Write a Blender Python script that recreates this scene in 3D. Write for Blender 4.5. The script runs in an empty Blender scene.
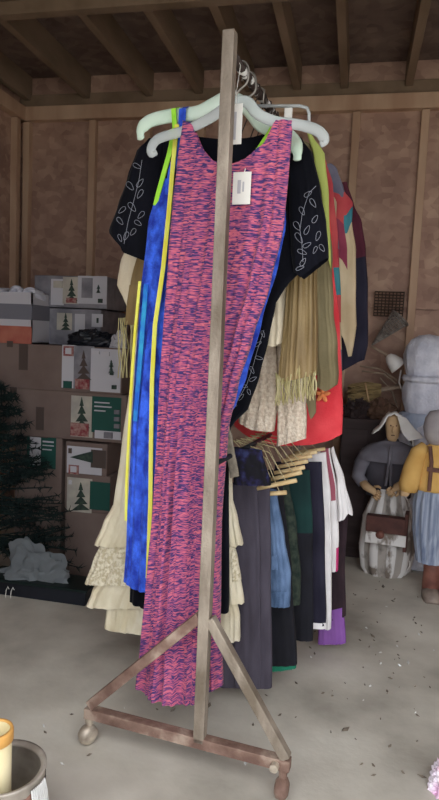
import bpy, bmesh, math, random
from mathutils import Vector, Matrix, noise
from mathutils.bvhtree import BVHTree
random.seed(7)
sc = bpy.context.scene
COL = sc.collection
pi = math.pi

# ------------------------------------------------------------------ camera
EYE = Vector((0, 0, 1.05))
yaw, pit, rho, FPX = math.radians(12), math.radians(5.6), math.radians(2.5), 628.0
Fw = Vector((-math.sin(yaw)*math.cos(pit), math.cos(yaw)*math.cos(pit), -math.sin(pit)))
r0 = Fw.cross(Vector((0, 0, 1))).normalized(); u0 = r0.cross(Fw)
Rt = math.cos(rho)*r0 + math.sin(rho)*u0
Up = math.cos(rho)*u0 - math.sin(rho)*r0
cam = bpy.data.cameras.new('camera'); co = bpy.data.objects.new('camera', cam); COL.objects.link(co)
co.matrix_world = Matrix(((Rt.x, Up.x, -Fw.x, EYE.x), (Rt.y, Up.y, -Fw.y, EYE.y), (Rt.z, Up.z, -Fw.z, EYE.z), (0, 0, 0, 1)))
cam.sensor_fit = 'VERTICAL'; cam.sensor_height = 24; cam.lens = 24*FPX/800; cam.clip_start = 0.02
sc.camera = co

def ray(x, y): return FPX*Fw + (x-219.5)*Rt + (400-y)*Up
def on_y(x, y, Y):                      # photo measurement -> point on the vertical plane at depth Y
    d = ray(x, y); return EYE + d*(Y/d.y)
def on_z(x, y, z):
    d = ray(x, y); return EYE + d*((z-EYE.z)/d.z)

# ------------------------------------------------------------------ rack axes
AZ = math.radians(6.8)
Dv = Vector((math.sin(AZ), math.cos(AZ), 0)); Pv = Vector((math.cos(AZ), -math.sin(AZ), 0))
RB = on_z(200, 737, 0.095); RB.z = 0
ZR = 1.655                               # upper rail height
ZL = 0.758                                # lower rail height
def uz(x, y, r):
    d = ray(x, y); q = RB + Dv*r; t = (q-EYE).dot(Dv)/d.dot(Dv); p = EYE + d*t
    return ((p-RB).dot(Pv), p.z)

# ------------------------------------------------------------------ materials
def s2l(c): return c/12.92 if c <= .04045 else ((c+.055)/1.055)**2.4
def hx(h):
    h = h.lstrip('#'); return tuple(s2l(int(h[i:i+2], 16)/255) for i in (0, 2, 4)) + (1,)
MATS = {}
def mat(name, c1, c2=None, scale=(8, 8, 8), rough=.8, bump=0, bscale=120, metal=0, detail=4, lo=.35, hi=.65, trans=0, c3=None, sheen=0, spec=.3):
    if name in MATS: return MATS[name]
    m = bpy.data.materials.new(name); m.use_nodes = True; nt = m.node_tree; N = nt.nodes; L = nt.links
    b = N['Principled BSDF']; b.inputs['Roughness'].default_value = rough; b.inputs['Metallic'].default_value = metal
    b.inputs['Specular IOR Level'].default_value = spec
    if sheen: b.inputs['Sheen Weight'].default_value = sheen
    if trans:
        b.inputs['Transmission Weight'].default_value = trans; b.inputs['IOR'].default_value = 1.2
    tc = N.new('ShaderNodeTexCoord'); mp = N.new('ShaderNodeMapping'); mp.inputs['Scale'].default_value = scale
    L.new(tc.outputs['Object'], mp.inputs['Vector'])
    if c2:
        nz = N.new('ShaderNodeTexNoise'); nz.inputs['Scale'].default_value = 1; nz.inputs['Detail'].default_value = detail
        L.new(mp.outputs[0], nz.inputs['Vector'])
        rp = N.new('ShaderNodeValToRGB'); e = rp.color_ramp.elements
        e[0].position = lo; e[0].color = hx(c1); e[1].position = hi; e[1].color = hx(c2)
        if c3:
            k = e.new((lo+hi)/2); k.color = hx(c3)
        L.new(nz.outputs['Fac'], rp.inputs['Fac']); L.new(rp.outputs['Color'], b.inputs['Base Color'])
    else:
        b.inputs['Base Color'].default_value = hx(c1)
    if bump:
        n2 = N.new('ShaderNodeTexNoise'); n2.inputs['Scale'].default_value = bscale; n2.inputs['Detail'].default_value = 3
        L.new(tc.outputs['Object'], n2.inputs['Vector'])
        bp = N.new('ShaderNodeBump'); bp.inputs['Strength'].default_value = bump; bp.inputs['Distance'].default_value = .01
        L.new(n2.outputs['Fac'], bp.inputs['Height']); L.new(bp.outputs['Normal'], b.inputs['Normal'])
    MATS[name] = m; return m

def osb(name, a, b_, c):
    m = bpy.data.materials.new(name); m.use_nodes = True; N = m.node_tree.nodes; L = m.node_tree.links; b = N['Principled BSDF']
    b.inputs['Roughness'].default_value = .85; b.inputs['Specular IOR Level'].default_value = .2
    tc = N.new('ShaderNodeTexCoord'); mp = N.new('ShaderNodeMapping'); mp.inputs['Scale'].default_value = (22, 22, 30); mp.inputs['Rotation'].default_value = (.4, .5, .3)
    L.new(tc.outputs['Object'], mp.inputs['Vector'])
    v = N.new('ShaderNodeTexVoronoi'); v.inputs['Scale'].default_value = 1; v.inputs['Randomness'].default_value = 1; L.new(mp.outputs[0], v.inputs['Vector'])
    sp = N.new('ShaderNodeSeparateColor'); L.new(v.outputs['Color'], sp.inputs[0])
    nz = N.new('ShaderNodeTexNoise'); nz.inputs['Scale'].default_value = 5; nz.inputs['Detail'].default_value = 6; L.new(tc.outputs['Object'], nz.inputs['Vector'])
    mx = N.new('ShaderNodeMath'); mx.operation = 'MULTIPLY_ADD'; mx.inputs[1].default_value = .35; L.new(sp.outputs[0], mx.inputs[0])
    m2 = N.new('ShaderNodeMath'); m2.operation = 'MULTIPLY_ADD'; m2.inputs[1].default_value = 1.3; m2.inputs[2].default_value = -.3; L.new(nz.outputs['Fac'], m2.inputs[0]); L.new(m2.outputs[0], mx.inputs[2])
    rp = N.new('ShaderNodeValToRGB'); e = rp.color_ramp.elements; e[0].color = hx(a); e[1].color = hx(c); k = e.new(.5); k.color = hx(b_)
    L.new(mx.outputs[0], rp.inputs['Fac']); L.new(rp.outputs['Color'], b.inputs['Base Color'])
    return m

def spacedye(name):
    m = bpy.data.materials.new(name); m.use_nodes = True; N = m.node_tree.nodes; L = m.node_tree.links; b = N['Principled BSDF']
    b.inputs['Roughness'].default_value = .85; b.inputs['Specular IOR Level'].default_value = .15; b.inputs['Sheen Weight'].default_value = .15
    tc = N.new('ShaderNodeTexCoord')
    def nz(sx, sz, det, off):
        mp = N.new('ShaderNodeMapping'); mp.inputs['Scale'].default_value = (sx, sx, sz); mp.inputs['Location'].default_value = (off, off, off)
        mp.inputs['Rotation'].default_value = (0, .10, 0)
        L.new(tc.outputs['Object'], mp.inputs['Vector']); n = N.new('ShaderNodeTexNoise'); n.inputs['Scale'].default_value = 1; n.inputs['Detail'].default_value = det
        L.new(mp.outputs[0], n.inputs['Vector']); return n
    a = nz(38, 330, 2, 0); rp = N.new('ShaderNodeValToRGB'); e = rp.color_ramp.elements
    e[0].position = .30; e[0].color = hx('4a3468'); e[1].position = .76; e[1].color = hx('e07a80')
    for p, c in ((.41, '704478'), (.47, 'a9557a'), (.56, 'c96680')): k = e.new(p); k.color = hx(c)
    L.new(a.outputs['Fac'], rp.inputs['Fac'])
    c = nz(56, 360, 1, 5); r2 = N.new('ShaderNodeValToRGB'); e = r2.color_ramp.elements
    e[0].position = .53; e[0].color = (0, 0, 0, 1); e[1].position = .59; e[1].color = (1, 1, 1, 1); L.new(c.outputs['Fac'], r2.inputs['Fac'])
    mx = N.new('ShaderNodeMix'); mx.data_type = 'RGBA'; mx.inputs['B'].default_value = hx('43356a')
    L.new(r2.outputs['Color'], mx.inputs['Factor']); L.new(rp.outputs['Color'], mx.inputs['A']); L.new(mx.outputs['Result'], b.inputs['Base Color'])
    return m

M_osbw = osb('osb_wall', '#80645a', '#a8897a', '#c8aa94')  # browns greyed so the hazy veil sits in the board colour
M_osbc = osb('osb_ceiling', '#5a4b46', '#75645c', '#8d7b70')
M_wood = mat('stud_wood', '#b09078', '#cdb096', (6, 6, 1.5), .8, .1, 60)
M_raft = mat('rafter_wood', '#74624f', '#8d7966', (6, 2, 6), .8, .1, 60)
M_conc = mat('concrete', '#9b958b', '#d6d1c6', (2.4, 2.4, 2.4), .85, .08, 60, detail=10, c3='#bfb9ae')
M_drive = mat('driveway', '#b5b0a8', '#c8c3ba', (3, 3, 3), .9)
M_rust = mat('rusty_tube', '#6f564c', '#ab9788', (18, 18, 18), .75, .3, 150, metal=.25, c3='#866c60')
M_tube = mat('worn_grey_tube', '#786c5e', '#afa394', (20, 20, 6), .6, .25, 150, metal=.35, c3='#93877a')
M_peel = mat('peeling_white_tube', '#3b302c', '#e6e4e0', (40, 40, 40), .6, .3, 120, lo=.52, hi=.58)
M_cast = mat('caster_metal', '#9c8f82', '#d6cab8', (30, 30, 30), .45, .1, 200, metal=.5)
M_pink = spacedye('space_dyed_knit')
M_blue = mat('blue_tie_dye', '#1630a0', '#3c6cf0', (40, 40, 26), .75, .5, 160, sheen=.1)
M_blue2 = mat('turquoise_tie_dye', '#1f5fc8', '#38a8d0', (20, 20, 16), .75, .25, 160)
M_yel = mat('yellow_tie_dye', '#e6dc4c', '#ecec70', (20, 20, 20), .8)
M_lime = mat('lime_tie_dye', '#8fdc35', '#b6ee50', (20, 20, 20), .8)
M_velv = mat('black_velvet', '#07080f', '#10111b', (9, 9, 5), .8, .1, 80, sheen=.06, spec=.1)
M_silv = mat('silver_thread', '#9a9ca8', None, rough=.5)
M_cream = mat('cream_gauze', '#cfc3a6', '#e2d9c2', (14, 14, 10), .9, .2, 140)
M_lace = mat('cream_lace', '#bfb294', '#dfd6bf', (110, 110, 110), .9, .4, 160, lo=.42, hi=.56)
M_gold = mat('olive_gold_satin', '#786343', '#a58d61', (16, 16, 4), .5, .15, 120)
M_frin = mat('gold_fringe', '#a99c68', '#cdc296', (60, 60, 10), .6)
M_ctop = mat('cream_linen', '#dfcfb2', '#eee2ca', (10, 10, 10), .9, .15, 200)
M_bouc = mat('boucle', '#cbb8a4', '#e2d4c2', (95, 95, 95), .95, .8, 110, lo=.4, hi=.62)
M_khak = mat('khaki_canvas', '#74694d', '#8d8263', (12, 12, 6), .9, .15, 160)
M_limel = mat('lime_lining', '#b9c56a', None, rough=.8)
M_red = mat('red_wool', '#d83a44', '#ea5258', (12, 12, 12), .9, .2, 200)
M_oran = mat('orange_flower', '#f0925c', None, rough=.9)
M_pr = mat('patch_red', '#b04048', '#cc5a5a', (12, 12, 8), .9)
M_pt = mat('patch_teal', '#2f6f80', '#4a8c96', (12, 12, 8), .9)
M_pg = mat('patch_grey', '#5d5d70', '#7c7a8a', (12, 12, 8), .9)
M_pc = mat('patch_cream', '#b9a584', '#cdbb9c', (12, 12, 8), .9)
M_pp = mat('patch_rose', '#7d3048', '#984459', (12, 12, 8), .9)
M_marn = mat('maroon_wool', '#4a1c2c', '#5c2a38', (12, 12, 8), .9)
M_navy = mat('dark_navy_wool', '#1c1a2a', '#2a2838', (12, 12, 8), .9)
M_gpan = mat('charcoal_twill', '#3f3a44', '#4a4550', (30, 30, 8), .9, .1, 200)
M_deni = mat('denim', '#435876', '#6a82a6', (30, 30, 12), .9, .2, 250)
M_blk = mat('black_cloth', '#131319', '#1d1d26', (12, 12, 8), .9)
M_plaid = mat('dark_green_plaid', '#1c2824', '#3a4238', (60, 60, 60), .9)
M_dteal = mat('deep_teal_cloth', '#102a2a', '#163735', (12, 12, 8), .9)
M_white = mat('white_cotton', '#dad6d6', '#ebe8e8', (10, 10, 10), .9)
M_purp = mat('purple_cloth', '#7a4a94', '#8f5fa8', (10, 10, 8), .9)
M_pinkc = mat('hot_pink_cloth', '#c83c78', None, rough=.9)
M_dbrn = mat('dark_brown_cloth', '#2a1d24', '#3a2a30', (12, 12, 8), .9)
M_mint = mat('mint_plastic', '#d3ead5', '#e4f2e4', (8, 8, 8), .35)
M_clear = mat('frosted_clear_plastic', '#d9dedd', '#e9eeee', (8, 8, 8), .25, trans=.5)
M_wire = mat('hanger_wire', '#b0a27c', None, rough=.4)
M_steel = mat('hook_steel', '#9a948c', None, rough=.4, metal=.7)
M_dwire = mat('dark_hanger_wire', '#3c322c', None, rough=.5)
M_clamp = mat('blond_wood', '#c7a878', '#dcc496', (30, 30, 8), .6)
M_tag = mat('white_card', '#ece9e2', None, rough=.8)
M_ink = mat('grey_ink', '#bdbabf', None, rough=.8)
M_card = mat('cardboard', '#6a5a54', '#766660', (6, 6, 6), .9, .05, 120)
M_cardd = mat('dark_packing_tape', '#4d423e', None, rough=.4)
M_bwhite = mat('printed_white', '#b9b7bd', None, rough=.7)
M_bgreen = mat('printed_green', '#1d4a42', None, rough=.7)
M_bgrey = mat('printed_grey_photo', '#6c6a72', '#8a888e', (14, 14, 14), rough=.7)
M_bphoto = mat('printed_room_photo', '#9d9891', '#b9b2a4', (14, 14, 14), rough=.7)
M_btree = mat('printed_tree', '#26332f', '#3a4a40', (60, 60, 60), .7)
M_bred = mat('printed_red', '#7c3038', '#a08078', (60, 60, 60), .7)
M_bred2 = mat('printed_red_panel', '#9a5248', '#ac6a58', (12, 12, 12), .7)
M_black = mat('black_plastic_film', '#14161c', '#20232b', (8, 8, 8), .35)
M_pine = mat('pine_needles', '#0b1718', '#162826', (20, 20, 20), .8)
M_film = mat('clear_plastic_film', '#8c9297', '#a8aeb2', (8, 8, 8), .3, trans=.6)
M_plush = mat('white_plush', '#c4c5d2', '#dcdce6', (20, 20, 20), 1, .6, 90)
M_pblue = mat('pale_blue_cloth', '#a4afc6', '#bec6d6', (12, 12, 12), .95, .3, 60)
M_tan = mat('tan_muslin', '#b0916c', '#c6a681', (14, 14, 14), .9)
M_gcape = mat('grey_felt', '#5f5c64', '#76737c', (12, 12, 12), .95)
M_dgown = mat('slate_cloth', '#3f3c44', '#504d55', (12, 12, 12), .95)
M_must = mat('mustard_cloth', '#c59650', '#d6ac66', (12, 12, 12), .9)
M_strap = mat('brown_leather', '#55382f', '#6c4a3e', (20, 20, 20), .7)
M_skirt = mat('faded_denim', '#69748c', '#a5adbe', (70, 70, 3), .95, .2, 80)
M_boot = mat('brown_boot_leather', '#633c34', '#85584a', (20, 20, 20), .6)
M_toe = mat('worn_grey_leather', '#77685f', '#93857a', (20, 20, 20), .6)
M_brbox = mat('brown_painted_wood', '#482c28', '#5c3a33', (20, 20, 20), .7)
M_wpaint = mat('chipped_white_paint', '#786d64', '#d2cecb', (16, 16, 9), .8, lo=.42, hi=.5)
M_gpaint = mat('chipped_grey_paint', '#6d6660', '#a29a93', (16, 16, 9), .8, lo=.4, hi=.52)
M_straw = mat('straw', '#7b6848', '#a08a60', (20, 60, 60), .9, .5, 90)
M_wick = mat('weathered_wicker', '#6e6660', '#99928c', (60, 60, 60), .9)
M_stick = mat('grey_stick', '#8a7868', '#a59280', (20, 20, 20), .9)
M_dwood = mat('dark_cabinet_wood', '#352a2a', '#453838', (4, 4, 20), .7)
M_scarf = mat('white_linen', '#cfcac6', '#e2deda', (12, 12, 12), .9)
M_hair = mat('brown_cloth', '#5c4438', '#6e5444', (14, 14, 14), .95)
M_yplast = mat('yellow_can_paint', '#e2d2a2', '#ece0bc', (10, 10, 6), .5, .05, 60)
M_orng = mat('orange_rim', '#d79c4e', '#e0ab62', (12, 12, 12), .5)
M_can = mat('rusty_can_metal', '#8a8076', '#b9b1a6', (14, 14, 14), .5, .1, 100, metal=.35)
M_canl = mat('peeling_can_label', '#33282a', '#8d6a5c', (26, 26, 26), .7, lo=.4, hi=.55)
M_canw = mat('dried_white_paint', '#c9c8c6', '#e0dfdc', (20, 20, 20), .7)
M_leaf = mat('dry_leaf', '#5a5048', '#7d7265', (30, 30, 30), .9)
M_pale = mat('pink_white_plastic', '#e6dce6', '#dca8cc', (14, 14, 14), .6, lo=.45, hi=.6)

# ------------------------------------------------------------------ mesh collector
class MB:
    def __init__(s): s.v = []; s.f = []; s.m = []
    def add(s, vs, fs, mi=0):
        o = len(s.v); s.v += [tuple(p) for p in vs]; s.f += [tuple(i+o for i in q) for q in fs]; s.m += [mi]*len(fs); return s
    def box(s, c, d, mi=0, rz=0, rot=None):
        hx_, hy, hz = d[0]/2, d[1]/2, d[2]/2
        R = rot or Matrix.Rotation(rz, 3, 'Z')
        vs = [Vector(c)+R@Vector((x*hx_, y*hy, z*hz)) for x in (-1, 1) for y in (-1, 1) for z in (-1, 1)]
        return s.add(vs, [(0, 1, 3, 2), (4, 6, 7, 5), (0, 4, 5, 1), (2, 3, 7, 6), (0, 2, 6, 4), (1, 5, 7, 3)], mi)
    def beam(s, a, b, w, h, up=(0, 0, 1), mi=0):
        a, b = Vector(a), Vector(b); d = (b-a); L = d.length; d.normalize(); up = Vector(up)
        x = d.cross(up).normalized(); z = x.cross(d)
        R = Matrix((x, d, z)).transposed()
        return s.box((a+b)/2, (w, L, h), mi, rot=R)
    def tube(s, pts, rad, n=8, mi=0, caps=True, flat=None, flatx=1):
        pts = [Vector(p) for p in pts]; k = len(pts); rr = rad if isinstance(rad, (list, tuple)) else [rad]*k
        rings = []; prev = None
        for i, p in enumerate(pts):
            t = (pts[min(i+1, k-1)]-pts[max(i-1, 0)]).normalized()
            if prev is None:
                a = Vector((0, 0, 1)) if abs(t.z) < .9 else Vector((0, 1, 0)); x = t.cross(a).normalized()
            else: x = (prev - t*prev.dot(t)).normalized()
            prev = x; y = t.cross(x); fy = 1
            rings += [p + (x*math.cos(2*pi*j/n)*flatx+y*math.sin(2*pi*j/n)*(flat or 1))*rr[i] for j in range(n)]
        fs = [(i*n+j, i*n+(j+1) % n, (i+1)*n+(j+1) % n, (i+1)*n+j) for i in range(k-1) for j in range(n)]
        if caps: fs += [tuple(range(n-1, -1, -1)), tuple((k-1)*n+j for j in range(n))]
        return s.add(rings, fs, mi)
    def lathe(s, c, prof, n=28, mi=0, sx=1, sy=1, wob=0, axis=None, caps=True):
        c = Vector(c); vs = []; k = len(prof); R = axis or Matrix.Identity(3)
        for r, z in prof:
            for j in range(n):
                a = 2*pi*j/n; q = r*(1+wob*noise.noise(Vector((3*math.cos(a), 3*math.sin(a), z*9+c.x*7))))
                vs.append(c+R@Vector((q*sx*math.cos(a), q*sy*math.sin(a), z)))
        fs = [(i*n+j, i*n+(j+1) % n, (i+1)*n+(j+1) % n, (i+1)*n+j) for i in range(k-1) for j in range(n)]
        if caps: fs += [tuple(range(n-1, -1, -1)), tuple((k-1)*n+j for j in range(n))]
        return s.add(vs, fs, mi)
    def build(s, name, mats, parent=None, smooth=False, bevel=0, loc=None):
        me = bpy.data.meshes.new(name); me.from_pydata(s.v, [], s.f)
        for m in (mats if isinstance(mats, (list, tuple)) else [mats]): me.materials.append(m)
        for p, i in zip(me.polygons, s.m): p.material_index = i; p.use_smooth = smooth
        bm = bmesh.new(); bm.from_mesh(me); bmesh.ops.recalc_face_normals(bm, faces=bm.faces); bm.to_mesh(me); bm.free()
        me.update(); o = bpy.data.objects.new(name, me); COL.objects.link(o)
        if parent: o.parent = parent
        if loc is not None:                       # vertices were given in world space
            me.transform(Matrix.Translation(-Vector(loc))); o.location = loc
        if bevel:
            b = o.modifiers.new('bevel', 'BEVEL'); b.width = bevel; b.segments = 2; b.limit_method = 'ANGLE'
        return o

def tag(o, label, cat, group=None):
    o['label'] = label; o['category'] = cat
    if group: o['group'] = group
    return o
def thing(name, label, cat, loc, rz=0, group=None):
    o = bpy.data.objects.new(name, None); o.empty_display_size = .05; COL.objects.link(o)
    o.location = loc; o.rotation_euler = (0, 0, rz); return tag(o, label, cat, group)
def struct(o): o['kind'] = 'structure'; return o
def copy_tree(o, parent=None):
    c = o.copy(); COL.objects.link(c); c.parent = parent
    for ch in [x for x in bpy.data.objects if x.parent == o]: copy_tree(ch, c)
    return c

# ------------------------------------------------------------------ setting
YW, XL, XR, ZC, YF = 3.4, -1.95, 2.5, 2.47, .25
f = MB().box((.275, 1.1, -.05), (4.6, 5, .1)); struct(f.build('floor', M_conc))
wb = MB()
for (xa, xb) in ((XL, -.73), (-.725, .495), (.5, XR)):
    wb.box(((xa+xb)/2, YW+.006, .62), (xb-xa, .012, 1.236)); wb.box(((xa+xb)/2, YW+.006, 1.856), (xb-xa, .012, 1.226))
wb.box(((XL+XR)/2, YW+.03, ZC/2), (XR-XL, .03, ZC))
wall = struct(wb.build('wall_back', M_osbw))
for x in (-1.90, -1.50, -1.18, -.88, -.48, -.07, .265, .67, 1.08, 1.48, 1.9, 2.3):
    MB().box((x, YW-.02, 1.17), (.038, .04, 2.10)).build('stud', M_wood, wall, bevel=.002)
MB().box(((XL+XR)/2, YW-.025, 2.262), (XR-XL, .05, .075)).build('top_plate', M_wood, wall, bevel=.003)
MB().box(((XL+XR)/2, YW-.012, 2.335), (XR-XL, .02, .07)).build('blocking', M_raft, wall)
MB().box(((XL+XR)/2, YW-.02, .06), (XR-XL, .04, .12)).build('sill_plate', M_wood, wall, bevel=.003)
wl = struct(MB().box((XL-.02, 1.83, ZC/2), (.04, 3.2, ZC)).build('wall_left', M_osbw))
for y in (.5, 1.0, 1.5, 1.95, 2.4, 2.85, 3.3):
    MB().box((XL+.02, y, 1.17), (.04, .038, 2.1)).build('stud', M_wood, wl, bevel=.002)
MB().box((XL+.025, 1.83, 2.262), (.05, 3.1, .075)).build('top_plate', M_wood, wl, bevel=.003)
struct(MB().box((XR+.02, 1.83, ZC/2), (.04, 3.2, ZC)).build('wall_right', M_osbw))
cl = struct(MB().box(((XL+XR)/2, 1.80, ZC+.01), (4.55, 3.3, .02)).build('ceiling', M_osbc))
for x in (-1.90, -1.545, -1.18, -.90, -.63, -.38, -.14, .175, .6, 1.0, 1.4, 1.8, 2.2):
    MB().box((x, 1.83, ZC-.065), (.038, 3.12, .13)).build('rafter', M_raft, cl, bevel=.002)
MB().box(((XL+XR)/2, 2.40, ZC-.155), (XR-XL-.01, .05, .05)).build('cross_beam', M_raft, cl, bevel=.003)

wf = MB()
wf.box((-1.52, YF, 1.235), (.90, .04, ZC)); wf.box((2.26, YF, 1.235), (.52, .04, ZC)); wf.box((.465, YF, 2.28), (3.07, .04, .38))
struct(wf.build('wall_front_blocker', M_osbw))  # unseen front wall, added to hold daylight off the left side and ceiling
struct(MB().box((0, -14, -.14), (60, 70, .02)).build('unseen_ground', M_drive))  # unseen ground outside, added to stop sky light from below
# ------------------------------------------------------------------ rack
def rk(r, u, z): return RB + Dv*r + Pv*u + Vector((0, 0, z))
rack = thing('clothing_rack', 'tall rusty welded steel garment rack on casters, loaded with clothes', 'clothing rack', RB, -AZ)
def rl(r, u, z): return Vector((u, r, z))     # local to the rack: x across, y along the rail
RL = .96
TW = .027
MB().beam(rl(0, 0, .085), rl(0, 0, 1.708), TW, TW, (0, 1, 0)).build('post', M_tube, rack, bevel=.002)
zj = .395
MB().beam(rl(0, -.300, .105), rl(0, -.012, zj), TW*.9, TW*.9, (0, 1, 0)).build('brace', M_rust, rack, bevel=.002)
MB().beam(rl(0, .212, .100), rl(0, .012, zj), TW*.9, TW*.9, (0, 1, 0)).build('brace', M_tube, rack, bevel=.002)
MB().beam(rl(0, -.312, .085), rl(0, .222, .085), TW, TW, (0, 0, 1)).build('base_bar', M_rust, rack, bevel=.002)
bolt = MB().tube([rl(-.03, .19, .085), rl(-.012, .19, .085)], .010, 10).build('bolt', M_cast, rack, smooth=False)
for (r, u, first) in ((0, -.303, 1), (0, .206, 0), (RL, -.25, 0), (RL, .13, 0)):
    mm = M_cast if first else M_rust
    c = MB(); c.tube([rl(r, u, .074), rl(r, u, .05)], [.012, .009], 10)
    fk = c.build('caster', mm, rack)
    w = MB()
    pr = [(.004, -.016), (.016, -.015), (.0235, -.010), (.026, 0), (.0235, .010), (.016, .015), (.004, .016)]
    R = Matrix.Rotation(pi/2, 3, 'Y') if not first else Matrix.Rotation(pi/2, 3, 'Y') @ Matrix.Rotation(.5, 3, 'X')
    w.lathe(rl(r-.004, u, .027), pr, 20, axis=R); w.build('wheel', mm, fk, smooth=True)
MB().beam(rl(RL, 0, .085), rl(RL, 0, 1.708), TW, TW, (0, 1, 0)).build('post', M_tube, rack, bevel=.002)
MB().beam(rl(RL, -.25, .085), rl(RL, .14, .085), TW, TW, (0, 0, 1)).build('base_bar', M_rust, rack, bevel=.002)
MB().tube([rl(.0, 0.0, ZR+.012), rl(RL, 0, ZR+.012)], .011, 12).build('top_rail', M_peel, rack, smooth=True)
MB().tube([rl(.0, 0, ZL), rl(RL, 0, ZL)], .0065, 12).build('lower_rail', M_black, rack, smooth=True)

# ------------------------------------------------------------------ garments
def interp(pl, z):
    if z >= pl[0][1]: return pl[0][0]
    for (a, za), (b, zb) in zip(pl, pl[1:]):
        if z >= zb:
            t = (za-z)/max(1e-6, za-zb); t2 = t*t*(3-2*t); t = .5*t+.5*t2
            return a+(b-a)*t
    return pl[-1][0]
def interp_x(pl, x):
    if x <= pl[0][0]: return pl[0][1]
    for (a, za), (b, zb) in zip(pl, pl[1:]):
        if x <= b: return za+(zb-za)*(x-a)/max(1e-6, b-a)
    return pl[-1][1]
class Sheet: pass
def cloth(name, r, left, right, mats, parent, z0, thick=(.012, .02), folds=5, amp=.006, top=None, bottom=None, nt=64, ns=44, mf=None, dv=0, hem=0, lump=.004, seed=0, wig=.0, bk=None, local_r=None):
    """draped tube of cloth hanging in the plane at rail distance r; outlines given as photo measurements"""
    Lp = [uz(x, y, r) for x, y in left]; Rp = [uz(x, y, r) for x, y in right]
    def prof(pts, d):
        if not pts: pts = [left[d], right[d]]
        out = []
        for x, y in pts:
            u, z = uz(x, y, r); l, q = interp(Lp, z), interp(Rp, z); out.append(((u-l)/max(1e-4, q-l), z))
        out.sort(); return out
    T = prof(top, 0); Bm = prof(bottom, -1)
    rnd = random.Random(seed*13+len(name)); ph = [rnd.random()*7 for _ in range(8)]
    def fold(t, s, side):
        v = 0
        for k, (fr, w) in enumerate(((folds, 1), (folds*1.7+.6, .5), (folds*.55+.3, .6))):
            v += w*math.sin(2*pi*(fr*t)+ph[k]+side*2+1.6*noise.noise(Vector((s*1.6+ph[k], seed, t*1.5))))
        return abs(v)**.8-.55
    vs = []
    for i in range(ns+1):
        s = i/ns
        for j in range(nt):
            th = 2*pi*j/nt; t = (1-math.cos(th))/2; si = math.sin(th); side = 1 if si >= 0 else -1
            zt, zb = interp_x(T, t), interp_x(Bm, t)
            fl = fold(t, s, side)
            if hem: zb += hem*fl
            z = zt+(zb-zt)*s
            l, q = interp(Lp, z), interp(Rp, z)
            u = l+(q-l)*t
            tk = thick[0]+(thick[1]-thick[0])*s
            prof_ = abs(si)**.55
            wgt = min(1, .25+1.4*s)
            bk_ = 1 if side > 0 else .5
            v = -side*(tk*prof_*(.6+.4*bk_) + bk_*amp*fl*wgt*min(1, abs(si)*2.2)) + lump*noise.noise(Vector((u*9, z*6, seed*3.1+side)))
            u += wig*noise.noise(Vector((z*14, seed, side*.3)))*(.4+.6*s)
            vs.append((u, v+dv, z-z0))
    mb = MB(); fs = []; mi = []
    for i in range(ns):
        for j in range(nt):
            fs.append((i*nt+j, i*nt+(j+1) % nt, (i+1)*nt+(j+1) % nt, (i+1)*nt+j))
            if mf:
                t = (1-math.cos(2*pi*(j+.5)/nt))/2; mi.append(mf(t, (i+.5)/ns, math.sin(2*pi*(j+.5)/nt) >= 0))
            else: mi.append(0)
    mb.v = vs; mb.f = fs; mb.m = mi
    o = mb.build(name, mats, parent, smooth=True)
    if local_r is not None: pass
    o['_'] = 0; del o['_']
    return o
def gthing(name, label, cat, r, z=ZR, group=None): return thing(name, label, cat, rk(r, 0, z), -AZ, group)
def bvh(o, root):
    M = Matrix.Translation(root.location) @ Matrix.Rotation(root.rotation_euler.z, 4, 'Z')
    me = o.data
    return BVHTree.FromPolygons([M@v.co for v in me.vertices], [tuple(p.vertices) for p in me.polygons]), M
def project(tree, M, x, y, lift=.003):
    d = ray(x, y).normalized(); h = tree.ray_cast(EYE, d)
    if h[0] is None: return None
    return M.inverted() @ (h[0]-d*lift)
HG = 'clothes hanging on the upper rail'

def L3(r, x, y, z0, dv=0): u, z = uz(x, y, r); return Vector((u, dv, z-z0))

# --- pink dress
R1 = .09
g = gthing('maxi_dress', 'long sleeveless pink and purple space-dyed dress hanging nearest the front post', 'dress', R1)
body = cloth('bodice', R1, [(183, 121), (178, 160), (173, 205), (169, 250), (164, 320), (160, 400), (155, 500), (147, 590), (142, 640), (137, 690)],
      [(293, 121), (289, 170), (284, 225), (270, 285), (252, 340), (238, 385), (228, 430), (221, 520), (220, 620), (223, 690)], M_pink, g, ZR,
      (.012, .030), 5.5, .024, top=[(183, 121), (193, 125), (202, 148), (213, 161), (228, 167), (247, 160), (265, 145), (277, 122), (293, 121)],
      bottom=[(137, 684), (155, 694), (180, 700), (202, 697), (211, 688), (223, 684)], nt=110, ns=90, hem=.006, seed=1)
tg = MB(); 
tree, Mg = bvh(body, g)
p = project(tree, Mg, 243, 172, .012)
tp = MB().box((p.x, p.y-.004, p.z-.037), (.043, .0015, .072)); tp.box((p.x-.006, p.y-.0052, p.z-.034), (.008, .0006, .03), 1); tp.box((p.x+.004, p.y-.0052, p.z-.034), (.004, .0006, .022), 1)
tp.tube([(p.x+.004, p.y-.003, p.z-.004), (p.x+.004, p.y+.004, p.z+.008)], .0012, 6)
o = tp.build('price_tag', [M_tag, M_ink], g); o['label'] = 'white card price tag'

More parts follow.
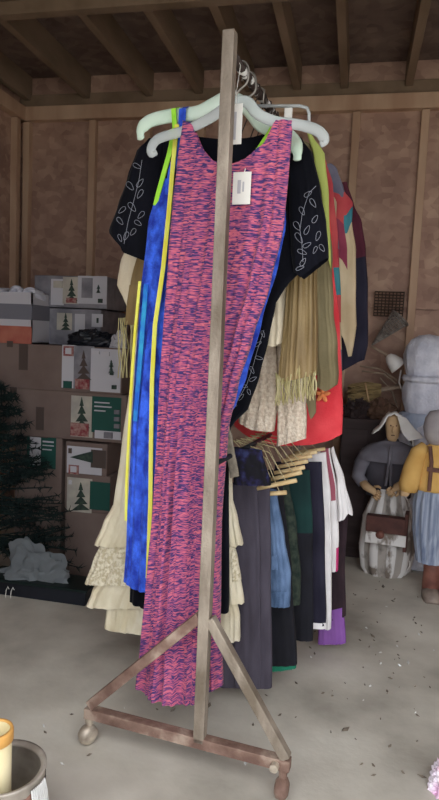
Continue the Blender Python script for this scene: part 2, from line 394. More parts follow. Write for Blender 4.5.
# --- hangers
def hanger(name, label, r, mt, pathL, pathR, neck, hook, rad, cat='hanger', flat=.55, z=ZR, rail=None):
    h = gthing(name, label, cat, r, z)
    q = lambda pl: [L3(r, x, y, z) for x, y in pl]
    def smooth(pl, k=5):
        out = []
        for i in range(len(pl)-1):
            p0, p1, p2, p3 = pl[max(i-1, 0)], pl[i], pl[i+1], pl[min(i+2, len(pl)-1)]
            for s in range(k):
                t = s/k; out.append(.5*((2*p1)+(p2-p0)*t+(2*p0-5*p1+4*p2-p3)*t*t+(3*p1-p0-3*p2+p3)*t**3))
        out.append(pl[-1]); return out
    def arm(pl):
        pp = smooth(pl); n = len(pp); mb = MB(); mb.tube(pp, [rad*(1.1-.1*min(1, i/(n*.3))) if i < n-7 else rad*(1-.42*min(1, (i-n+8)/4)) for i in range(n-1)]+[rad*.3], 12, flatx=.38); return mb
    arm(q([neck]+pathL)).build('arm', mt, h, smooth=True); arm(q([neck]+pathR)).build('arm', mt, h, smooth=True)
    n0 = L3(r, *neck, z)
    a = Vector((0, 0, .012))     # hook goes over the rail
    hk = [n0, Vector((n0.x*.5+.006, 0, -.035)), Vector((.014, 0, -.02)), Vector((.0175, 0, .004)), Vector((.012, 0, .022)), Vector((0, 0, .029)), Vector((-.012, 0, .024)), Vector((-.017, 0, .010))]
    MB().tube(smooth(hk, 4), .0028, 8).build('hook', M_steel, h, smooth=True)
    return h
hanger('plastic_hanger', 'clear frosted plastic hanger holding the pink and purple dress', R1, M_clear,
       [(212, 117), (186, 130), (160, 138), (152, 146), (152, 154), (157, 152)], [(247, 102), (258, 114), (277, 122), (300, 125), (318, 131), (325, 141), (320, 145)], (232, 102), None, .0125)
R2 = .150
hanger('plastic_hanger', 'mint green plastic hanger holding the blue tie-dye dress', R2, M_mint,
       [(213, 105), (196, 113), (170, 116), (150, 121), (141, 130), (141, 140), (147, 150)][:6], [(248, 108), (262, 125), (280, 131), (292, 140), (297, 151), (297, 161)], (228, 97), None, .0175)
h3 = gthing('pants_hanger', 'clear plastic loop hanger behind the pale hangers, carrying a white clip', 'hanger', .235)
pts = [(250, 106), (300, 106), (307, 108), (309, 113), (309, 124), (304, 127), (262, 127), (254, 124)]
MB().tube([L3(.235, x, y, ZR) for x, y in pts]+[L3(.235, 250, 106, ZR)], .0042, 8).build('loop', M_clear, h3, smooth=True)
MB().tube([L3(.235, 268, 106, ZR), L3(.235, 266, 99, ZR), Vector((.014, 0, -.015)), Vector((.015, 0, .018)), Vector((0, 0, .028)), Vector((-.014, 0, .014))], .0028, 8).build('hook', M_steel, h3, smooth=True)
q = L3(.235, 289, 115, ZR, -.008); MB().box(q, (.02, .008, .028)).build('clip', M_tag, h3, bevel=.002)
def wire_hanger(r, uc, zc, label, w=.17):
    h = gthing('wire_hanger', label, 'hanger', r, ZR, 'wire hangers inside the clothes')
    z = zc-ZR; M_wire = M_dwire
    MB().tube([(uc, 0, z), (uc-w, 0, z-.07), (uc-w+.01, 0, z-.085), (uc+w-.01, 0, z-.085), (uc+w, 0, z-.07), (uc, 0, z)], .0017, 6).build('frame', M_wire, h)
    MB().tube([(uc, 0, z), (uc*.4+.01, 0, -.04), (.0135, 0, .006), (.010, 0, .021), (0, 0, .0245), (-.010, 0, .021), (-.0135, 0, .010)], .0017, 6).build('hook', M_wire, h)

# --- hang tag card near the post
t = gthing('hang_tag', 'long white card tag dangling beside the top of the post', 'tag', .045, ZR)
MB().box(L3(.045, 237, 124, ZR), (.024, .0012, .088)).build('card', M_tag, t)
MB().box(L3(.045, 235, 126, ZR, -.0012), (.006, .0006, .06)).build('printed_text', M_ink, t)
MB().tube([L3(.045, 237, 106, ZR), L3(.045, 236, 94, ZR), Vector((.012, 0, .0)), Vector((0, 0, .026)), Vector((-.012, 0, .0)), L3(.045, 236, 94, ZR)], .0008, 5).build('string', M_tag, t)

# --- blue tie-dye dress
g = gthing('tie_dye_dress', 'bright blue tie-dye dress with lime and yellow edges behind the pink dress', 'dress', R2)
def mfb(t, s, fr):
    if not fr: return 0
    yl = .30-.18*s
    return 0
bl = cloth('body', R2, [(166, 172), (157, 192), (148, 225), (141, 290), (135, 370), (131, 450), (127, 540), (124, 586)],
      [(283, 172), (286, 225), (279, 262), (262, 322), (247, 375), (236, 405), (226, 420), (219, 450), (216, 520), (213, 590)], [M_blue, M_blue2, M_yel], g, ZR, (.008, .020), 6, .006,
      top=[(166, 178), (180, 190), (225, 192), (268, 190), (283, 172)], bottom=[(124, 580), (136, 587), (150, 590), (213, 586)], nt=110, ns=70, seed=2, mf=mfb)
tree, Mg = bvh(bl, g)
def ribbon(name, mt, tree, Mg, pts, parent, hw=.005, lift=.004):
    mb = MB(); pp = []
    for (x, y), (x2, y2) in zip(pts, pts[1:]):
        for k in range(6):
            a = k/6; q = project(tree, Mg, x+(x2-x)*a, y+(y2-y)*a, lift)
            if q: pp.append(q)
    if len(pp) > 2: mb.tube(pp, hw, 8, flat=.35)
    return mb.build(name, mt, parent, smooth=True)
st = MB()
def bandpx(mb, r, pts, w, th, z0, mi=0, dv=0):
    for (x, y), (x2, y2) in zip(pts, pts[1:]):
        a, b = L3(r, x, y, z0, dv), L3(r, x2, y2, z0, dv); mb.beam(a, b+(b-a)*.04, w, th, (0, 1, 0), mi)
def strap(name, mt, pts, w, dv=0, th=.004):
    mb = MB(); pp = [L3(R2, x, y, ZR, dv) for x, y in pts]; 
    mb.tube(pp, w/2, 10, flat=th/w*2); return mb
def ribbon3(name, mt, pts, w, parent, r, z0, th=.003):
    """flat ribbon through photo points (x, y, depth offset)"""
    mb = MB(); vs = []; pp = [L3(r, x, y, z0, d) for x, y, d in pts]
    for i, p in enumerate(pp):
        tt = (pp[min(i+1, len(pp)-1)]-pp[max(i-1, 0)]).normalized(); x = tt.cross(Vector((0, 1, 0))).normalized()
        if x.length < .5: x = Vector((1, 0, 0))
        n = x.cross(tt).normalized()
        vs += [p-x*w/2-n*th/2, p+x*w/2-n*th/2, p+x*w/2+n*th/2, p-x*w/2+n*th/2]
    fs = [(0, 1, 2, 3), tuple(len(vs)-4+i for i in (3, 2, 1, 0))]
    for i in range(len(pp)-1):
        for j in range(4): fs.append((i*4+j, i*4+(j+1) % 4, (i+1)*4+(j+1) % 4, (i+1)*4+j))
    return mb.add(vs, fs).build(name, mt, parent, smooth=False)
o = ribbon3('strap', M_lime, [(178, 122, .02), (177, 108, 0), (177, 112, -.022), (178, 130, -.020), (172, 155, -.016), (165, 178, -.013), (160, 194, -.010), (156, 206, -.004)], .012, g, R2, ZR); o['label'] = 'lime green strap'
o = ribbon3('strap', M_blue, [(186, 124, .02), (186, 107, 0), (186, 112, -.022), (185, 128, -.020), (181, 150, -.018), (174, 172, -.014), (170, 196, -.013)], .018, g, R2, ZR); o['label'] = 'blue strap'
o = ribbon3('strap', M_lime, [(277, 124, .016), (276, 128, -.016), (272, 135, -.015), (262, 150, -.014), (252, 164, -.012), (244, 182, -.010)], .016, g, R2, ZR); o['label'] = 'lime green strap'
o = ribbon3('trim_band', M_yel, [(181, 128, -.026), (177, 165, -.024), (173, 215, -.026), (168, 270, -.03), (160, 325, -.03), (157, 380, -.03), (156, 440, -.03), (155, 500, -.028), (152, 575, -.026)], .0115, g, R2, ZR); o['label'] = 'yellow front edge'
o = ribbon3('trim_band', M_yel, [(143, 282, -.018), (139, 330, -.022), (136, 380, -.025), (132, 440, -.020), (129, 480, -.014), (127, 520, -.006)], .007, g, R2, ZR); o['label'] = 'pale yellow band on the left'
o = ribbon3('trim_band', M_blue2, [(150, 285, -.022), (147, 330, -.026), (144, 370, -.028), (140, 420, -.028)], .012, g, R2, ZR); o['label'] = 'turquoise band'

# --- black velvet dress
R3 = .208
g = gthing('velvet_dress', 'black velvet dress with silver leaf embroidery on its short sleeves', 'dress', R3)
vb = cloth('body', R3, [(150, 140), (150, 220), (148, 300), (142, 420), (134, 540), (130, 608)],
      [(305, 140), (309, 200), (301, 270), (285, 288), (276, 303), (269, 339), (260, 375), (249, 408), (240, 418), (231, 425), (229, 450), (229, 600)], M_velv, g, ZR, (.010, .022), 5, .006,
      top=[(150, 146), (163, 137), (185, 132), (200, 138), (228, 141), (255, 138), (270, 133), (290, 137), (305, 146)], bottom=[(130, 600), (150, 608), (229, 612)], nt=96, ns=70, seed=3)
s1 = cloth('sleeve', R3, [(150, 141), (139, 152), (130, 178), (120, 208), (111, 232), (117, 250)], [(166, 139), (163, 170), (158, 205), (154, 240), (148, 262)], M_velv, g, ZR, (.018, .024), 2.2, .004,
      bottom=[(112, 234), (128, 254), (148, 262)], nt=48, ns=26, seed=4, dv=-.006)
s2 = cloth('sleeve', R3, [(285, 139), (290, 200), (292, 252), (295, 276)], [(303, 140), (314, 156), (321, 190), (327, 225), (329, 250), (329, 262)], M_velv, g, ZR, (.018, .026), 2.4, .004,
      bottom=[(294, 272), (303, 279), (329, 259)], nt=48, ns=26, seed=5, dv=-.008)
def leaf_px(cx, cy, L, w, ang):
    out = []
    for k in range(13):
        a = 2*pi*k/12; lx = math.cos(a)*L/2; ly = math.sin(a)*w/2*(1-.35*math.cos(a))
        out.append((cx+lx*math.cos(ang)-ly*math.sin(ang), cy+lx*math.sin(ang)+ly*math.cos(ang)))
    return out
def embroider(o, strokes, leaves, name='embroidery', rad=.0006):
    tree, Mg = bvh(o, g); mb = MB()
    for pl in strokes+[leaf_px(*l) for l in leaves]:
        pp = [project(tree, Mg, x, y, .0022) for x, y in pl]; pp = [p for p in pp if p]
        if len(pp) > 2: mb.tube(pp, rad, 5, caps=False)
    e = mb.build(name, M_silv, o if False else g, smooth=True); e['label'] = 'silver thread leaf embroidery'
dn = 1.25
embroider(s1, [[(142, 160), (139, 180), (134, 200), (128, 222), (124, 244)]],
      [(137, 166, 9, 4, .5), (130, 186, 10, 5, .9), (140, 183, 10, 4, -.9), (140, 194, 10, 4, 2.1), (122, 210, 9, 4, 2.4), (132, 207, 11, 5, .9), (120, 221, 9, 4, .9), (141, 215, 9, 4, 2.3), (138, 223, 8, 4, .6), (126, 236, 9, 4, 2), (133, 232, 8, 4, 2.2), (120, 238, 8, 3, 1.2)])
embroider(s2, [[(316, 186), (309, 193), (305, 205), (302, 215), (300, 230), (302, 245), (303, 262)]],
      [(308, 194, 9, 4, -.6), (313, 203, 10, 4, 1.0), (302, 211, 9, 4, 1.1), (315, 219, 9, 4, -1), (297, 226, 10, 5, 1.0), (307, 230, 10, 4, -1.1), (299, 238, 12, 5, 1.0), (307, 245, 9, 4, -.5), (302, 252, 10, 4, .4), (303, 262, 9, 4, -1), (318, 236, 10, 4, 1.9), (322, 248, 8, 4, 1), (300, 268, 9, 3, -.4), (315, 250, 8, 3, 2)])
embroider(vb, [[(264, 330), (258, 348), (253, 366), (247, 384), (238, 400), (231, 410)]],
      [(263, 334, 7, 3, 1.2), (258, 344, 8, 3, -.6), (259, 358, 8, 3, .3), (252, 370, 8, 3, 1.1), (253, 379, 8, 3, -.5), (244, 386, 8, 3, .3), (241, 397, 8, 3, -.8), (234, 404, 7, 3, .6), (249, 392, 6, 3, 1.2)], rad=.0005)

# --- cream tiered dress
R4 = .268
g = gthing('tiered_dress', 'long cream gauze dress with ruffled tiers down to its hem', 'dress', R4)
cloth('body', R4, [(185, 150), (160, 220), (142, 300), (131, 380), (122, 450), (113, 512), (108, 590), (112, 618)],
      [(285, 150), (270, 220), (250, 300), (234, 380), (230, 440), (233, 500), (236, 600), (230, 628)], M_cream, g, ZR, (.010, .018), 9, .006, top=[(185, 150), (228, 165), (285, 150)], nt=100, ns=60, seed=6)
def tier(lx, rx, seed, mt=M_cream, th=(.014, .034)):
    cloth('ruffle', R4, lx, rx, mt, g, ZR, th, 11, .010, nt=120, ns=14, hem=.007, seed=seed, bottom=None)
tier([(113, 505), (104, 522), (95, 545)], [(231, 492), (238, 520), (243, 545)], 7)
tier([(103, 540), (94, 560), (86, 583)], [(233, 540), (238, 560), (241, 580)], 8, M_lace)
tier([(99, 576), (92, 592), (87, 606)], [(233, 548), (240, 572), (244, 602)], 9)
tier([(108, 598), (107, 612), (106, 627)], [(233, 590), (240, 615), (240, 640)], 10)

# --- gold shawl
R5 = .320
g = gthing('fringed_shawl', 'olive gold satin shawl with knotted fringe hanging below the black velvet sleeve', 'shawl', R5)
def fringe(r, x0, x1, y0f, y1f, n, z0, rad=.0016):
    mb = MB(); rnd = random.Random(n)
    for i in range(n):
        a = (i+.5)/n; x = x0+(x1-x0)*a; ya, yb = y0f(a), y1f(a); d = rnd.uniform(-.016, .008)
        mb.tube([L3(r, x+(0 if k == 0 else rnd.uniform(-1.3, 1.3)), ya+(yb-ya)*k/4, z0, d*(k > 0)-.006) for k in range(5)], rad, 5)
    return mb
cloth('panel', R5, [(289, 225), (287, 280), (283, 330), (278, 383)], [(314, 225), (317, 280), (318, 330), (317, 375)], M_gold, g, ZR, (.012, .016), 4.2, .012, nt=72, ns=40, seed=11)
cloth('panel', R5, [(130, 285), (127, 310), (125, 325)], [(170, 285), (168, 310), (166, 325)], M_gold, g, ZR, (.012, .014), 3, .006, nt=40, ns=12, seed=12)
fringe(R5, 276, 317, lambda a: 372-8*a+6*math.sin(a*9), lambda a: 403-6*a+3*math.sin(a*31), 46, ZR).build('fringe', M_frin, g, smooth=True)
fringe(R5, 119, 160, lambda a: 318-2*a, lambda a: 378-2*a, 26, ZR).build('fringe', M_frin, g, smooth=True)
cloth('yoke', R5, [(170, 160), (130, 285)], [(300, 150), (314, 228)], M_gold, g, ZR, (.010, .012), 5, .004, top=[(170, 165), (235, 150), (300, 155)], bottom=[(130, 290), (235, 235), (314, 230)], nt=60, ns=16, seed=13)

# --- cream linen tunic
R6 = .358
g = gthing('linen_blouse', 'pale cream linen blouse with ragged hem between the velvet dress and the shawl', 'blouse', R6)
cloth('body', R6, [(190, 150), (200, 250), (225, 320), (240, 356)], [(290, 150), (292, 250), (290, 330), (287, 345)], M_ctop, g, ZR, (.010, .016), 4, .006, top=[(190, 160), (240, 165), (290, 155)],
      bottom=[(240, 350), (264, 356), (271, 345), (276, 347), (287, 342)], nt=72, ns=40, seed=14, dv=-.022)
cloth('sleeve', R6, [(185, 165), (140, 225), (121, 262), (118, 285), (124, 298), (131, 316)], [(215, 155), (185, 220), (165, 255), (158, 290), (150, 316)], M_ctop, g, ZR, (.012, .018), 2, .005,
      bottom=[(124, 296), (133, 316), (150, 318)], nt=44, ns=24, seed=15)

# --- boucle cardigan
R7 = .40
g = gthing('boucle_cardigan', 'nubbly oatmeal boucle cardigan hanging below the linen blouse', 'cardigan', R7)
cloth('front_panel', R7, [(225, 180), (240, 300), (246, 360), (241, 414), (240, 426)], [(268, 180), (276, 300), (278, 380), (277, 410), (274, 432)], M_bouc, g, ZR, (.014, .022), 2, .006, nt=56, ns=50, seed=16, wig=.006, dv=-.006,
      bottom=[(240, 421), (255, 429), (273, 431)])
cloth('front_panel', R7, [(266, 180), (276, 300), (278, 395), (277, 446)], [(300, 180), (306, 300), (307, 395), (306, 438)], M_bouc, g, ZR, (.014, .02), 2, .005, nt=48, ns=50, seed=17, wig=.006)
cloth('collar', R7, [(222, 158), (225, 190)], [(305, 155), (302, 190)], M_bouc, g, ZR, (.014, .018), 2, .003, nt=40, ns=6, seed=18)

# --- khaki jacket
R8 = .475
g = gthing('canvas_jacket', 'khaki canvas jacket with lime green lining showing at the shoulder', 'jacket', R8)
cloth('body', R8, [(232, 170), (240, 300), (250, 390)], [(305, 150), (312, 280), (316, 414)], M_khak, g, ZR, (.012, .020), 4, .007, top=[(232, 172), (262, 150), (290, 146), (305, 150)], bottom=[(250, 385), (306, 395), (311, 420), (316, 412)], nt=64, ns=40, seed=19)
cloth('sleeve', R8, [(297, 142), (306, 190), (313, 270), (316, 330), (318, 388)], [(312, 146), (326, 190), (333, 262), (334, 312), (338, 345), (338, 382)], M_khak, g, ZR, (.020, .026), 2, .005, nt=48, ns=40, seed=20, wig=.004, dv=-.010,
      bottom=[(318, 386), (328, 391), (338, 384)])
cloth('lining', R8, [(310, 138), (316, 160), (324, 200), (329, 250)], [(314, 138), (327, 158), (331, 200), (333, 270)], M_limel, g, ZR, (.008, .008), 1, .001, nt=24, ns=20, seed=21, dv=-.036)

# --- red tunic
R9 = .56
g = gthing('wool_tunic', 'bright red wool tunic with a rounded hem and an orange flower patch', 'tunic', R9)
rb = cloth('body', R9, [(248, 180), (246, 300), (238, 380), (233, 418), (236, 432)], [(326, 165), (333, 260), (340, 330), (342, 380), (343, 412), (342, 437)], M_red, g, ZR, (.012, .022), 2, .004, top=[(248, 180), (285, 168), (326, 168)],
      bottom=[(233, 424), (244, 433), (262, 441), (280, 445), (312, 444), (330, 440), (342, 434)], nt=80, ns=60, seed=22)
fl = MB()
for k in range(5):
    a = 2*pi*k/5+.3; u, z = uz(324, 394, R9)
    c = Vector((u+.013*math.cos(a), -.030, z-ZR+.013*math.sin(a)))
    R = Matrix.Rotation(-a, 3, 'Y')
    fl.lathe(c, [(.001, -.002), (.012, -.0015), (.012, .0015), (.001, .002)], 12, axis=R@Matrix.Rotation(pi/2, 3, 'X'), sx=1, sy=.55)
fl.lathe((u, -.031, z-ZR), [(.001, -.004), (.005, -.003), (.005, .003), (.001, .004)], 10, axis=Matrix.Rotation(pi/2, 3, 'X'))
o = fl.build('flower_patch', M_oran, g, smooth=True); o['label'] = 'orange felt flower'

# --- patchwork coats
R10 = .66
g = gthing('patchwork_coat', 'red edged patchwork coat with a teal square, beside the khaki jacket', 'coat', R10)
def mfp(t, s, fr):
    return [0, 0, 0, 0, 1, 0, 3, 2][min(7, int(s*8.2))] if t > .55 else [2, 3, 0, 1][int(s*4) % 4]
cloth('body', R10, [(265, 190), (270, 380)], [(326, 160), (333, 185), (338, 240), (341, 300), (342, 380)], [M_pr, M_pt, M_pg, M_pc], g, ZR, (.014, .026), 3, .005, nt=56, ns=64, seed=23, mf=mfp, top=[(265, 192), (295, 166), (326, 160)])
R11 = .75
g = gthing('patchwork_coat', 'grey and cream striped patchwork coat with a red square at the shoulder', 'coat', R11)
def mfq(t, s, fr):
    if t > .90: return 1 if s < .17 else (0 if s < .27 else (3 if s < .36 else 2))
    if t > .76: return 1 if s < .15 else (0 if s < .32 else (4 if s < .55 else 2))
    if t > .60: return 2 if s < .40 else (1 if s < .5 else 4)
    return [2, 4, 1, 3][int(s*5) % 4]
cloth('body', R11, [(285, 195), (290, 330)], [(331, 163), (337, 168), (344, 190), (353, 203), (352, 222), (356, 250), (356, 290), (357, 360)], [M_pr, M_pg, M_pc, M_pt, M_pp], g, ZR, (.014, .024), 3, .005, nt=64, ns=64, seed=24, mf=mfq, top=[(285, 196), (310, 170), (331, 164)],
      bottom=[(290, 340), (335, 322), (345, 340), (350, 361), (357, 322)])
R12 = .85
g = gthing('wool_coat', 'dark maroon and black wool coat at the far end of the rail', 'coat', R12)
def mfm(t, s, fr): return 1 if s > .42 else 0
cloth('body', R12, [(300, 205), (305, 380)], [(347, 182), (354, 205), (362, 222), (366, 250), (368, 290), (368, 345), (364, 362)], [M_marn, M_navy, M_pt], g, ZR, (.014, .024), 3, .005, nt=56, ns=48, seed=25, mf=mfm, top=[(300, 206), (330, 186), (347, 182)], bottom=[(305, 380), (340, 372), (358, 362), (364, 360)])
for r, uc, zc, nm in ((R3, -.05, 1.55, 'black velvet dress'), (R4, -.05, 1.53, 'cream tiered dress'), (R5, -.06, 1.52, 'olive gold shawl'), (R6, -.05, 1.51, 'cream linen blouse'), (R7, 0, 1.53, 'boucle cardigan'), (R8, .0, 1.55, 'khaki jacket'), (R9, .0, 1.54, 'red tunic'), (R10, .0, 1.56, 'red edged patchwork coat'), (R11, .0, 1.56, 'grey striped patchwork coat'), (R12, .0, 1.55, 'maroon coat')):
    wire_hanger(r, uc, zc-.03, 'thin wire hanger inside the '+nm, .10)

# ------------------------------------------------------------------ lower rail
g = gthing('knit_belt', 'narrow grey brown knit belt draped from the lower rail beside the post', 'belt', .14, ZL)
cloth('strip', .14, [(221, 421), (224, 440), (230, 478)], [(228, 421), (233, 440), (239, 476)], mat('grey_knit', '#6f675c', '#8c8374', (60, 60, 60), .95, .3, 150), g, ZL, (.004, .004), 1, .001, nt=20, ns=20, seed=26)
g = gthing('patterned_skirt', 'folded dark skirt with blue and violet pattern just under the lower rail', 'skirt', .165, ZL)
cloth('body', .165, [(231, 447), (234, 484)], [(262, 450), (271, 485)], mat('blue_violet_print', '#0d0c14', '#262c50', (40, 40, 40), .9, lo=.48, hi=.66, c3='#1a1636'), g, ZL, (.010, .014), 3, .004, nt=48, ns=16, seed=27)
R_ = [.31, .365, .415, .47, .525, .58, .635, .69, .75]
def garment_low(name, label, cat, r, parts, extra=None):
    g = gthing(name, label, cat, r, ZL, )
    for (pn, l, rr, mt, kw) in parts: cloth(pn, r, l, rr, mt, g, ZL, **{**dict(thick=(.010, .016), folds=3, amp=.004, nt=48, ns=36), **kw})
    return g
garment_low('trousers', 'charcoal grey trousers with a sharp crease, nearest on the lower rail', 'trousers', R_[0],
    [('leg', [(226, 483), (222, 560), (220, 685)], [(270, 482), (271, 560), (272, 687)], M_gpan, dict(folds=1, amp=.003, seed=31)),
     ('leg', [(232, 483), (234, 560), (236, 683)], [(259, 483), (262, 560), (262, 686)], M_gpan, dict(folds=1, amp=.003, seed=32, dv=-.016, thick=(.006, .006)))])
garment_low('denim_jacket', 'blue denim jacket behind the charcoal trousers', 'jacket', R_[1],
    [('sleeve', [(262, 487), (266, 540), (268, 601)], [(277, 490), (285, 540), (291, 575), (290, 603)], M_deni, dict(seed=33, ns=40, folds=2)),
     ('pocket_flap', [(271, 555), (271, 568)], [(278, 553), (279, 568)], M_deni, dict(seed=34, ns=6, dv=-.014, thick=(.004, .004), nt=20)),
     ('cuff', [(268, 589), (268, 604)], [(291, 590), (290, 606)], M_deni, dict(seed=35, ns=6, thick=(.018, .018)))])
garment_low('corduroy_skirt', 'long black skirt with a green hem edge under the denim jacket', 'skirt', R_[2],
    [('body', [(250, 484), (255, 580), (258, 664)], [(283, 484), (292, 580), (297, 664)], M_blk, dict(seed=36)),
     ('hem_band', [(258, 661), (258, 671)], [(297, 660), (296, 668)], mat('green_hem', '#1c6e55', None, rough=.9), dict(seed=37, ns=4, thick=(.012, .012)))])
garment_low('flannel_shirt', 'dark green plaid flannel shirt beside the denim jacket', 'shirt', R_[3],
    [('body', [(262, 478), (272, 540), (276, 604)], [(288, 478), (297, 530), (301, 575), (300, 604)], M_plaid, dict(seed=38))])
garment_low('wrap_skirt', 'deep teal and black skirt between the plaid shirt and the black trousers', 'skirt', R_[4],
    [('body', [(262, 470), (270, 560), (276, 636)], [(310, 470), (313, 530), (313, 640)], [M_dteal, M_blk], dict(seed=39, mf=lambda t, s, fr: 0 if (t > .55 and s < .36) else 1))])
garment_low('dress_trousers', 'black trousers with a white inner hem seam near the floor', 'trousers', R_[5],
    [('leg', [(275, 462), (280, 560), (284, 620)], [(322, 462), (325, 540), (326, 625)], M_navy, dict(seed=40)),
     ('hem_band', [(284, 617), (284, 623)], [(326, 622), (326, 628)], M_white, dict(seed=41, ns=3, thick=(.017, .017)))])
garment_low('cotton_trousers', 'long white trousers seen edge on beside dark clothes', 'trousers', R_[6],
    [('leg', [(300, 456), (316, 540), (325, 628)], [(326, 452), (331, 500), (332, 560), (331, 628)], M_white, dict(seed=42, folds=1.5))])
garment_low('pleated_blouse', 'white blouse with dusty rose panel and hanging cuffs at the far end', 'blouse', R_[7],
    [('body', [(300, 452), (316, 520), (322, 572)], [(330, 448), (337, 490), (339, 540), (338, 570)], [M_white, mat('dusty_rose', '#8f4a58', '#a86070', (10, 10, 8), .9), M_pinkc], dict(seed=43, mf=lambda t, s, fr: 1 if (.72 < t < .97 and s < .42) else (2 if t > .88 and s > .8 else 0))),
     ('sleeve', [(331, 448), (337, 480), (338, 518)], [(334, 446), (345, 480), (353, 513)], M_white, dict(seed=44, folds=1.5, bottom=[(337, 521), (345, 518), (349, 512), (353, 515)], ns=20, dv=-.004))])
garment_low('plush_robe', 'dark brown robe with a bright purple lower band, last on the lower rail', 'robe', R_[8],
    [('body', [(300, 455), (315, 540), (322, 622)], [(336, 452), (348, 520), (345, 560), (346, 615)], M_dbrn, dict(seed=45)),
     ('hem_band', [(319, 610), (318, 643)], [(344, 606), (346, 642)], M_purp, dict(seed=46, ns=8, thick=(.017, .018)))])
# trouser hangers with wooden clamp bars
bars = [(.315, (259, 487), (298, 479)), (.345, (262, 493), (288, 491)), (.385, (273, 478), (303, 471)), (.43, (276, 472), (306, 466)), (.485, (279, 466), (309, 460)), (.54, (283, 460), (313, 455)), (.60, (288, 456), (318, 451)), (.665, (296, 452), (326, 448))]
nm = ['charcoal trousers', 'charcoal trousers, the lower bar', 'denim jacket', 'plaid shirt', 'teal skirt', 'black trousers', 'white trousers', 'white blouse']
proto = None
for i, (r, a, b) in enumerate(bars):
    h = gthing('clamp_hanger', 'wooden clamp bar hanger with bent wires over the '+nm[i], 'hanger', r, ZL, 'wooden clamp hangers on the lower rail')
    pa, pb = L3(r, *a, ZL), L3(r, *b, ZL)
    pa.y = pb.y = -.018
    MB().tube([pa, pa.lerp(pb, .5), pb], .0062, 10).build('clamp_bar', M_clamp, h, smooth=True)
    s0 = Vector((-.045, -.014, .012-.002*i))
    MB().tube([(.006, 0, .016), (-.010, 0, .016), (-.016, -.002, .002), s0], .0014, 6).build('hook', M_wire, h)
    MB().tube([s0, s0.lerp(pa, .45)+Vector((.012, 0, .018)), pa], .0014, 6).build('wire', M_wire, h)
    MB().tube([s0, s0.lerp(pb, .5)+Vector((.012, 0, .022)), pa.lerp(pb, .75)], .0014, 6).build('wire', M_wire, h)

# ------------------------------------------------------------------ boxes on the left
def carton(name, label, cat, x0, x1, z0, z1, Y, dy, mt=M_card, group='tree cartons stacked by the left wall', tape=None):
    c = Vector(((x0+x1)/2, Y+dy/2, z0)); t = thing(name, label, cat, c, 0, group)
    MB().box((0, 0, (z1-z0)/2), (x1-x0, dy, z1-z0)).build('carton_body', mt, t, bevel=.004)
    t['_y'] = 0; del t['_y']
    return t, c
def panel(t, c, Y, rects, name='printed_label', mats=None):
    """rects: (px x0, y0, x1, y1, slot) or ('tri', cx, y0, y1, halfwidth, slot), lowest layer first"""
    mb = MB(); k = 0
    for q in rects:
        k += 1; off = .0012*k
        if q[0] == 'tri':
            _, cx, ya, yb, hw, mi = q; n = 4
            for i in range(n):
                a0 = ya+(yb-ya)*i/n; b0 = ya+(yb-ya)*(i+1.15)/n; w1 = hw*(i+1)/n
                p = [on_y(cx, a0, Y), on_y(cx-w1, min(b0, yb), Y), on_y(cx+w1, min(b0, yb), Y)]
                vs = [v-c+Vector((0, -off, 0)) for v in p]+[v-c+Vector((0, .0002, 0)) for v in p]
                mb.add(vs, [(0, 1, 2), (5, 4, 3), (0, 3, 4, 1), (1, 4, 5, 2), (2, 5, 3, 0)], mi)
        elif q[0] == 'side':      # tree lying on its side: (cx tip, base x, cy, halfheight, slot)
            _, xt, xb, cy, hh, mi = q
            p = [on_y(xt, cy, Y), on_y(xb, cy+hh, Y), on_y(xb, cy-hh, Y)]
            vs = [v-c+Vector((0, -off, 0)) for v in p]+[v-c+Vector((0, .0002, 0)) for v in p]
            mb.add(vs, [(0, 1, 2), (5, 4, 3), (0, 3, 4, 1), (1, 4, 5, 2), (2, 5, 3, 0)], mi)
        else:
            x0, y0, x1, y1, mi = q; xm, ym = (x0+x1)/2, (y0+y1)/2
            a, b = on_y(x0, ym, Y), on_y(x1, ym, Y); d, e = on_y(xm, y0, Y), on_y(xm, y1, Y)
            mb.box(((a.x+b.x)/2-c.x, Y-c.y-off/2, (d.z+e.z)/2-c.z), (b.x-a.x, off, d.z-e.z), mi)
    return mb.build(name, mats or PRINT, t)
PRINT = [M_bwhite, M_bgreen, M_bgrey, M_bphoto, M_btree, M_bred, M_cardd, M_tag, M_ink]
YB = 2.45
def zz(y, Y=YB, x=90): return on_y(x, y, Y).z
def xx(x, Y=YB, y=420): return on_y(x, y, Y).x
zG0, zG1, zF1, zD0, zD1, zC1 = 0.29, zz(475), zz(443), zz(441), zz(393), zz(347)
# hidden lowest cartons on the floor
t, c = carton('tree_carton', 'brown carton at floor level beneath the two small tree photo cartons', 'box', xx(67), xx(112), 0, zG0, YB, .45)
t, c = carton('tree_carton', 'carton with an upright tree photo and green side, second from the floor', 'box', xx(66), xx(112), zG0, zG1, YB, .45)
panel(t, c, YB, [(67, 478, 92, 512, 3), (90, 482, 110, 510, 1), ('tri', 81, 482, 510, 9, 4), (69, 480, 72, 484, 0)])
t, c = carton('tree_carton', 'carton printed with a tree picture lying sideways', 'box', xx(66), xx(108), zG1, zF1, YB, .45)
panel(t, c, YB, [(67, 447, 102, 474, 0), (91, 450, 106, 468, 6), ('side', 70, 93, 457, 6, 4), (69, 465, 79, 474, 5), (71, 466, 77, 472, 0), (69, 448, 72, 453, 6)])
ze0 = 0.0
t, c = carton('tree_carton', 'tall brown carton with a torn green label, behind the dark artificial tree', 'box', xx(14), xx(61.5), 0, zD0-.001, YB+.01, .45)
panel(t, c, YB+.01, [(27, 433, 56, 468, 1), (30, 437, 41, 465, 0), (43, 441, 54, 442.5, 0), (43, 445, 54, 446, 0), (43, 449, 52, 450, 0), (27, 430, 48, 437, 6)])
